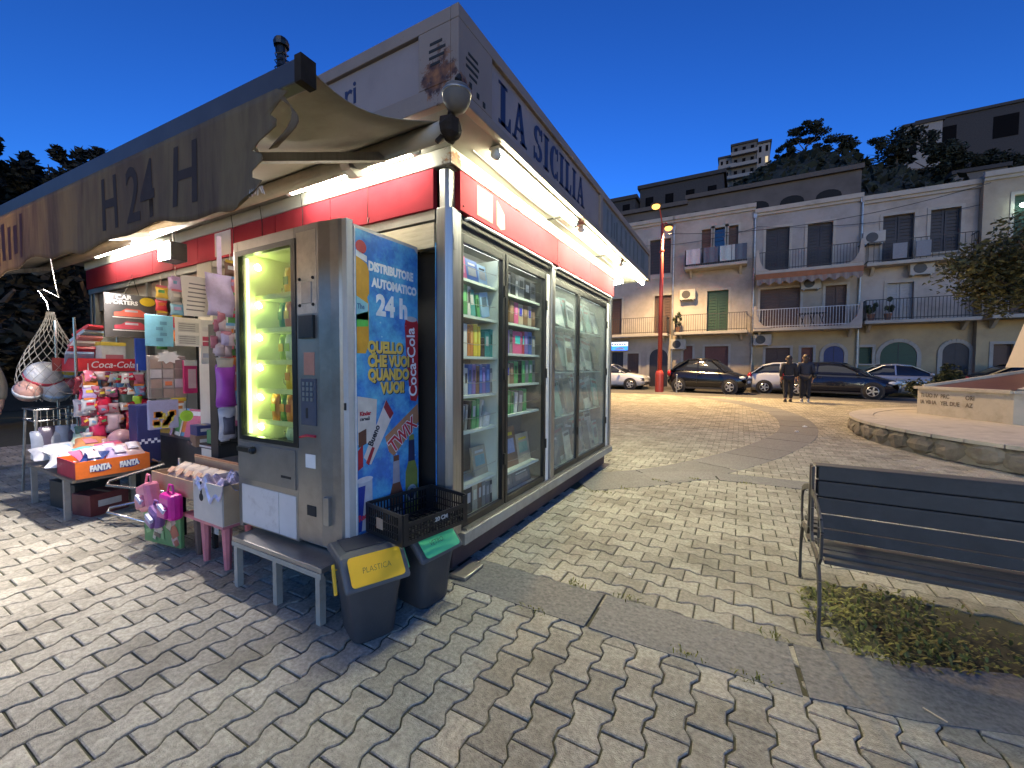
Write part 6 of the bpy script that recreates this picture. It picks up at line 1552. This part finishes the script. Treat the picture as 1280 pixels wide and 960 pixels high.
MB().box(.60,4.98,YF-1.0,YF-.96,6.02,6.28).build('awning_band', M('rust_awning', (.22,.085,.035), .8, var=.2), h3)
vl = MB(); vl.grid(lambda u, v: (.65+4.3*u, YF-.98+.02*math.sin(u*80), 6.02-.32*v*(.75+.25*math.sin(u*60))), 60, 2); vl.build('awning_fringe', P((.16,.12,.10)), h3)
tv = thing('balcony_table', 'dark table with crossed legs on the white-railed balcony', 'table', (3.1,YF-.7,3.5)); MB().box(2.5,3.7,YF-.85,YF-.45,4.15,4.2).build('table_top', m_wnv, tv)
for x in (2.6,3.0,3.4): q = MB(); q.bar((x,YF-.8,3.5),(x+.2,YF-.5,4.15),.03); q.bar((x+.2,YF-.8,3.5),(x,YF-.5,4.15),.03); q.build('leg', m_wnv, tv)
# fourth house
h4 = house('blue_white_house', 'white house with two dark balcony doors and a green arched garage', 5.04, 9.05, 9.75,
      [(.2,3.55,m_st[4]),(3.55,6.4,m_st[0]),(6.4,9.75,m_st[0])],
      [(5.83,6.95,6.45,8.7,'door',m_wnv),(7.5,8.5,6.75,8.7,'win',m_wnv),(6.08,7.03,3.7,5.5,'door',M('grey_shutter', (.30,.30,.29), .7, var=.2, stretch=(1,1,9))),(5.12,5.62,1.65,2.47,'win',m_wgr),(5.92,7.22,.3,2.68,'arch',m_wgr),(8.1,8.95,.3,2.6,'arch',m_wnv)])
balcony(h4, 5.1, 9.0, 3.68, .95, .95); balcony(h4, 5.15, 8.9, 6.42, .7, .95, m_rail, step=.2)
for x in (6.3,7.1): MB().box(x-.25,x+.25,YF-.75,YF-.69,6.5,7.2).build('railing_screen', P((.14,.15,.17)), h4)
h5 = house('end_house', 'sand-coloured house at the right edge behind the tree', 9.07, 16, 9.9,
      [(.2,3.6,m_st[4]),(3.6,9.9,m_st[1])], [(9.6,10.2,.3,2.5,'door',m_wbr),(10.0,11.0,6.6,8.8,'door',m_wgr),(11.2,12.2,.3,2.6,'door',m_wbr),(10.0,11.0,3.75,5.9,'door',m_wbr)], YF-.3)
balcony(h5, 9.2, 13, 3.7, .9, .95, y=YF-.3)
el = thing('wall_lamp', 'cold white lamp glowing high on the end house', 'lamp', (10.15,YF-.5,8.3)); MB().ball((10.15,YF-.62,8.25), (.13,.1,.08), 8, 6).build('bulb', EM('cold_lamp', (.7,.9,.8), 30), el); MB().bar((10.15,YF-.3,8.4),(10.15,YF-.62,8.34), .04).build('arm', m_steel, el)
ac(-3.2, 2.5, lab='grey air conditioner at the left foot of the white house'); ac(-2.75, 5.35, lab='grey air conditioner left of the green balcony door'); ac(1.0, 2.65, lab='air conditioner under the left curved balcony wall'); ac(3.05, 5.45, lab='air conditioner between the brown shutters of the ochre house'); ac(5.45, 7.4, lab='air conditioner left of the dark door on the blue-white house'); ac(7.2, 5.75, lab='air conditioner above the grey shutters')
for x in (.53, 5.03, -3.59):
    o = thing('drain_pipe', 'drain pipe between the %s' % {.53:'white house and the ochre house',5.03:'ochre house and the blue-white house',-3.59:'plain house and the white house'}[x], 'pipe', (x,YF-.08,.3), 0, 'drain pipes'); MB().tube([(x,YF-.07,.3),(x,YF-.07,9.5)], .05, 8).build('pipe', m_steel, o); MB().box(x-.08,x+.08,YF-.14,YF-.0,9.5,9.75).build('hopper', m_steel, o)
# overhead cables
for k, (p, q, sag) in enumerate((((-3.4,22.6,8.3),(9.2,25.6,9.4),.6),((.6,25.9,9.0),(9.0,25.9,8.6),.35),((-6,25.9,8.9),(.6,25.9,8.95),.3))):
    p = Vector(p); q = Vector(q); o = thing('overhead_cable', ['long black cable from the lamp post to the end house','cable sagging across the ochre and blue-white houses','cable along the upper wall of the white house'][k], 'cable', p)
    MB().tube([p.lerp(q, t/14) + Vector((0,0,-sag*4*(t/14)*(1-t/14))) for t in range(15)], .014, 5).build('cable', m_rail, o)
# potted plants and clutter on balconies
for k, (x, z, lab) in enumerate(((-3.2,3.45,'tall potted plant on the left end of the white house balcony'),(5.4,3.68,'bushy potted plant at the left end of the long balcony'),(6.0,3.68,'second potted plant on the long balcony'))):
    o = thing('potted_plant', lab, 'plant', (x,YF-.6,z)); MB().lathe([(.10,0),(.15,.3),(.16,.32)], (x,YF-.6,z), 10).build('pot', P((.2,.09,.05)), o); c = MB(); foliage(c, (x,YF-.6,z+.75), (.3,.25,.5), 500, .07); c.build('foliage', m_leafd, o)

# ================================================================== HILL AND FAR BUILDINGS
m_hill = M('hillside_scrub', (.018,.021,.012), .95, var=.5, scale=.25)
hl = MB()
def hz(x, y):
    t = max(0, (y-48)/80); b_ = 8 + 40*min(1, t)**.8 + (4*math.sin(x*.06+1) + 2.5*math.sin(x*.17))*min(1, t*2)
    b_ += -3*math.exp(-((x-40)/14)**2)*min(1, t*1.6) - 14*max(0, min(1, (-x-25)/40))*min(1, t*1.5)
    return b_ + .8*math.sin(x*1.1+y*.7)*math.sin(y*.9)
hl.grid(lambda u, v: (-190+420*u, 48+130*v, hz(-190+420*u, 48+130*v) if v > 0 else -1), 140, 50)
struct(hl.build('hill', m_hill, None, True))
m_farwin = M('far_window', (.008,.008,.009), .9, spec=.0)
far_m = [M('far_wall', (.10,.095,.09), .9, var=.2), M('far_wall_light', (.22,.21,.20), .9, var=.2), M('far_dark', (.035,.034,.035), .9, var=.3)]
def block(name, label, x0, x1, y, z0, z1, mat, rows_, cols_, lit=(), depth=10, balc=False, group=None):
    o = thing(name, label, 'building', ((x0+x1)/2, y, z0), 0, group)
    MB().box(x0, x1, y, y+depth, z0-6, z1).build('wall', mat, o); MB().box(x0-.3, x1+.3, y-.3, y+depth+.3, z1, z1+.5).build('roof', far_m[2], o)
    sx_ = (x1-x0)/cols_; sz_ = (z1-z0)/rows_
    for i in range(cols_):
        for j in range(rows_):
            a = x0+sx_*(i+.3); c = x0+sx_*(i+.7); e = z0+sz_*(j+.25); f = z0+sz_*(j+.78)
            MB().box(a, c, y-.06, y+.05, e, f).build('window', EM('lit_window', (1.0,.80,.5), .7) if (i, j) in lit else m_farwin, o)
    if balc:
        for j in range(rows_): MB().box(x0-.2, x1+.2, y-1.2, y-.061, z0+sz_*j+.05, z0+sz_*j+sz_*.3).build('balcony', far_m[1], o)
    return o
# long dark building with an arcade, right behind the houses
lb = thing('arcaded_building', 'long dark stone building with arched openings above the house roofs', 'building', (-2,40,0))
for x0, x1, z in ((-12,-4.5,15.9),(-4.49,7.6,16.3)):
    MB().box(x0, x1, 40, 47, 0, z).build('wall', M('dark_stone', (.10,.085,.075), .9, var=.3, scale=.6), lb); MB().box(x0-.1, x1+.1, 39.7, 47.2, z+.001, z+.35).build('cornice', M('dark_trim', (.09,.075,.065), .9), lb)
for k in range(8):
    x = -10.8 + 2.35*k; a = MB(); a.prism([(x-.8,13.0),(x+.8,13.0)] + [(x+.8*math.cos(t*PI/8), 14.7+.5*math.sin(t*PI/8)) for t in range(9)], (0,39.96,0), (1,0,0), (0,0,1), (0,1,0), .035); a.build('arched_opening', M('black_opening', (.008,.008,.008), .9), lb)
MB().box(-12,7.6,39.85,39.99,11.6,11.9).build('ledge', far_m[0], lb)
block('flat_block', 'dark flat-roofed block with lit windows left of the lamp', -21, -13.5, 60, 14, 25.3, far_m[2], 4, 3, {(0,3),(0,2)})
block('flat_block', 'dark block with a pitched parapet behind the lamp heads', -13.3, -2.5, 62, 15, 27.2, far_m[2], 2, 4)
block('stepped_apartments', 'stepped apartment block with balconies on the hill, lowest terrace', -10.5, -5, 118, 40, 50.6, far_m[1], 4, 4, balc=True, group='stepped apartments')
block('stepped_apartments', 'stepped apartment block with balconies on the hill, middle terrace', -5.8, -2.2, 117, 42, 53.6, far_m[1], 4, 3, balc=True, group='stepped apartments')
block('stepped_apartments', 'stepped apartment block with balconies on the hill, highest terrace', -3.0, 2.2, 116, 42, 55.6, far_m[0], 5, 3, balc=True, group='stepped apartments')
block('pale_tower', 'plain pale block right of the stepped apartments, one small window lit', 2.3, 5.0, 116.5, 42, 55.0, far_m[1], 5, 2, {(1,3)})
block('hill_house', 'wide flat house on the hilltop at the upper right', 28.5, 60, 108, 41, 48.3, far_m[2], 1, 4)
block('hill_house', 'pale end wall house on the hilltop above the dark slope', 26.2, 31.5, 106, 40, 47.2, far_m[1], 1, 2)
block('white_annex', 'pale shed below the hilltop house', 24.5, 29.5, 78, 22, 27.5, far_m[0], 1, 2)
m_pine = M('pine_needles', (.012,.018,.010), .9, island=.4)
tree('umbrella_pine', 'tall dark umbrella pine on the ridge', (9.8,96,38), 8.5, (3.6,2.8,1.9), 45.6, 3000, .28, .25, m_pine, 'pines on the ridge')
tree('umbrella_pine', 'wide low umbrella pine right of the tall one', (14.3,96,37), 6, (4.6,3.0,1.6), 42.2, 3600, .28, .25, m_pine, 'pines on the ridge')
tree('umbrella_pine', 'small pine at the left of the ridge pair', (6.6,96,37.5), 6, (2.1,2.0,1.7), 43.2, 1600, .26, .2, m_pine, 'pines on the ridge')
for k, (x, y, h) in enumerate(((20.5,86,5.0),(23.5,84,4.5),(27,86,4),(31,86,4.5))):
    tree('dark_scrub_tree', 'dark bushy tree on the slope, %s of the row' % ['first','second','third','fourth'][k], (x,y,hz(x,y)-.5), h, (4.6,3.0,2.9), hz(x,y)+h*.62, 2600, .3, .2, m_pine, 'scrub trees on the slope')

# ================================================================== DARK TREES AT THE LEFT
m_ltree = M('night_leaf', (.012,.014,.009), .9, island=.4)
for k, (x, y, h, r) in enumerate(((-40,5.2,15.3,(2.6,2.4,3.0)),(-41,7.4,15.8,(2.6,2.0,2.6)),(-40,9.6,16.0,(2.6,2.0,2.6)),(-39,11.6,16.0,(2.4,2.2,2.4)),(-40,13.8,15.4,(2.4,2.2,2.2)),(-44,16.4,15.8,(2.4,2.2,2.2)))):
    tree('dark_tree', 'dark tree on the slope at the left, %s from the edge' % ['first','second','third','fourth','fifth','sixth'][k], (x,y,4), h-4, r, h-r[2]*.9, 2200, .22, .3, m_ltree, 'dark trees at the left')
for k in range(26):
    pass
lh = MB(); lh.grid(lambda u, v: (-36-16*v, -12+44*u, -1 + (14.9 + .9*math.sin(u*40) + .5*math.sin(u*97) - 3.5*max(0, u-.62)*2)*min(1, v*2.2)**.6), 70, 10)
struct(lh.build('dark_slope', m_hill, None, True))
for k, (x, y, cz, r) in enumerate(((-14.5,2.0,2.4,(1.8,1.6,2.2)),(-15.5,4.2,2.8,(2.0,1.8,2.6)),(-16.5,6.4,2.6,(2.0,1.8,2.4)))):
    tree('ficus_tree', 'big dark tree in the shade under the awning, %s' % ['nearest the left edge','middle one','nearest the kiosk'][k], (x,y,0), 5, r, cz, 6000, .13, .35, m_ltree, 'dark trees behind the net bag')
dw = MB(); dw.box(-19.5,-19.2,-4,14,0,3.2); tag(dw.build('garden_wall', far_m[2]), 'dark garden wall behind the trees at the left', 'wall')
# ================================================================== MORE GOODS
tint = [('lilac',(.40,.30,.55)),('rose',(.55,.15,.22)),('silver',(.42,.43,.46)),('yellow',(.62,.45,.05)),('sky blue',(.14,.32,.52)),('green',(.10,.30,.10)),('crimson',(.42,.02,.05)),('white',(.60,.60,.58)),('orange',(.60,.20,.04)),('brown',(.16,.08,.05))]
places = [(-5.02,2.02,2.28,5,'below the red band left of the cream post'),(-5.22,1.97,2.20,5,'beside the toy car box'),(-4.12,1.97,1.78,5,'below the price list'),(-3.72,1.88,2.25,8,'in front of the black display stand'),(-3.58,1.78,1.72,6,'between the lilac strip and the display stand'),(-4.85,1.94,1.42,4,'left of the sticker card'),(-5.92,1.60,1.30,3,'on the left corner of the rack'),(-5.92,2.0,1.30,2,'on the right corner of the rack')]
for k, (x, y, z, n, wh) in enumerate(places):
    o = thing('packet_strip', 'hanging strip of small coloured packets %s' % wh, 'packet strip', (x,y,z-.13*n), 0, 'hanging packet strips')
    MB().tube([(x-.01,y,z+.12),(x-.01,y,z-.13*n)], .004, 5).build('cord', m_paper, o)
    for j in range(n):
        c = tint[(k*3+j*(2+k % 3)) % 10][1]
        pillow('packet', (x, y+random.uniform(-.012,.012), z-.13*j-.05), random.uniform(.09,.12), .115, .03, P(c, .3), o, rz=PI/2+random.uniform(-.35,.35), tilt=random.uniform(-.08,.08))
        MB().obox((x+.019, y, z-.13*j-.04), (.002,.06,.03)).build('label_print', P(tint[(k+j*3+4) % 10][1], .4), o)
        MB().obox((x+.012, y, z-.13*j+.012), (.003,.09,.022)).build('header_card', P(tint[(k+j) % 10][1], .5), o)
for k in range(8):
    x = -5.95 + .15*k; nm, c = tint[(k*7+2) % 10]
    o = thing('counter_magazine', '%s magazine leaning on the counter, %s' % (nm, ORD[k]), 'magazine', (x,2.06,.662), 0, 'magazines on the counter', world=False)
    m = Matrix.Rotation(R(-18+9*(k % 4)), 3, 'Z') @ Matrix.Rotation(-.22, 3, 'X')
    MB().obox(m @ Vector((0,0,.15)), (.20,.008,.29), m).build('cover', P(c, .35), o); MB().obox(m @ Vector((0,-.0055,.12)), (.15,.002,.15), m).build('cover_picture', P(tint[(k*3) % 10][1], .35), o); MB().obox(m @ Vector((0,-.0055,.25)), (.17,.002,.045), m).build('cover_title', m_w if k % 2 else m_dr, o)
for k, (y, z) in enumerate(((1.62,1.22),(1.74,1.24),(1.86,1.22),(1.97,1.23),(1.68,1.02),(1.84,.94))):
    nm, c = tint[(k*3+1) % 10]
    o = thing('blister_card', '%s blister-packed toy hanging on the rack front, %s' % (nm, ORD[k]), 'toy pack', (-5.99,y,z-.1), R(-10+7*(k % 4)), 'blister packs on the rack', world=False)
    MB().obox((0,0,.10), (.004,.105,.19)).build('backing_card', P(c, .4), o, bevel=.001); MB().ball((.018,0,.075), (.022,.036,.052), 10, 7).build('blister', P(tint[(k*5+4) % 10][1], .15), o, True); MB().obox((.003,0,.165), (.002,.08,.03)).build('print_line', m_w, o)
for k, (x, y, z, sx_, sy_, sz_) in enumerate(((-4.35,1.93,.665,.20,.16,.10),(-4.34,1.92,.766,.17,.14,.09),(-4.1,1.95,.705,.16,.14,.12),(-5.75,1.5,.0,.5,.34,.26),(-5.35,1.5,.0,.26,.3,.2))):
    nm, c = [('brown',(.20,.12,.07)),('navy',(.03,.04,.14)),('green',(.07,.20,.09)),('black',(.02,.02,.02)),('dark red',(.14,.03,.03))][k]
    o = thing('goods_carton', '%s carton %s' % (nm, ['on the counter by the cream post','stacked on the brown carton','on the black tray','under the low table','beside the black carton under the low table'][k]), 'carton', (x,y,z), R(6*(k-2)), 'cartons about the counter', world=False)
    MB().obox((0,0,sz_/2+.001), (sx_,sy_,sz_)).build('carton', P(c, .5), o, bevel=.004); MB().obox((sx_/2+.001,0,sz_*.55), (.002,sy_*.6,sz_*.3)).build('label_print', P((.5,.48,.44)), o); MB().obox((0,0,sz_+.0015), (sx_*.96,.03,.001)).build('tape', P((.4,.33,.2)), o)
cl = ['top','upper','middle','lower','bottom']
for lv in range(5):
    for j in range(10):
        nm, c = [('rose',(.45,.12,.18)),('dark red',(.20,.02,.03)),('pale pink',(.52,.36,.36)),('crimson',(.42,.02,.05)),('silver',(.40,.38,.38)),('brown',(.13,.06,.05)),('white',(.55,.52,.50)),('plum',(.16,.04,.09))][(lv*3+j*5) % 8]
        x = -5.98+random.uniform(-.02,.09); y = 1.585+.05*j+random.uniform(-.012,.012); z = 1.27-.155*lv+random.uniform(-.025,.025)
        o = thing('wrapped_sweet', '%s wrapped sweet packet, %s row of the rack front, %s' % (nm, cl[lv], ORD[j]), 'sweet packet', (x,y,z), 0, 'wrapped sweets on the rack front')
        pillow('wrapper', (x, y, z), random.uniform(.06,.10), random.uniform(.07,.11), .035, P(c, .22), o, rz=PI/2+random.uniform(-.7,.7), tilt=random.uniform(-.5,.5))
        MB().obox((x+.02,y,z), (.003,.035,.022), Matrix.Rotation(random.uniform(-.6,.6), 3, 'X')).build('label_print', P(tint[(lv+j) % 10][1], .3), o)
# scrub on the hill so that it does not read as a smooth cone
sc_ = MB()
for k in range(9000):
    x = random.uniform(-30,62); y = random.uniform(50,126); z = hz(x, y)
    s_ = random.uniform(.35,.9); a = Vector((random.gauss(0,1),random.gauss(0,1),random.gauss(0,1))).normalized(); b = a.cross(Vector((random.gauss(0,1),random.gauss(0,1),random.gauss(0,1)))).normalized()
    p = Vector((x, y, z+random.uniform(0,1.5)*random.random())); sc_.add([p-a*s_, p+b*s_*.6, p+a*s_, p-b*s_*.6], [(0,1,2,3)])
tag(sc_.build('hill_scrub', m_pine), 'dark scrub covering the hillside above the houses', 'scrub', kind='stuff')
ls = MB()
for k in range(7000):
    v = random.uniform(.1,.6); u = random.uniform(.2,.75); x = -36-16*v; y = -12+44*u; top_ = -1 + (14.9 + .9*math.sin(u*40) + .5*math.sin(u*97) - 3.5*max(0, u-.62)*2)*min(1, v*2.2)**.6
    s_ = random.uniform(.12,.4); a = Vector((random.gauss(0,.5),random.gauss(0,.5),random.gauss(0,1.2))).normalized(); b = a.cross(Vector((random.gauss(0,1),random.gauss(0,1),random.gauss(0,1)))).normalized()
    p = Vector((x, y, top_+random.random()**3*1.6*(.5+.5*math.sin(y*5)))); ls.add([p-a*s_, p+b*s_*.5, p+a*s_, p-b*s_*.5], [(0,1,2,3)])
tag(ls.build('slope_scrub', m_ltree), 'black spiky treetops on the slope at the far left', 'treetops', kind='stuff')
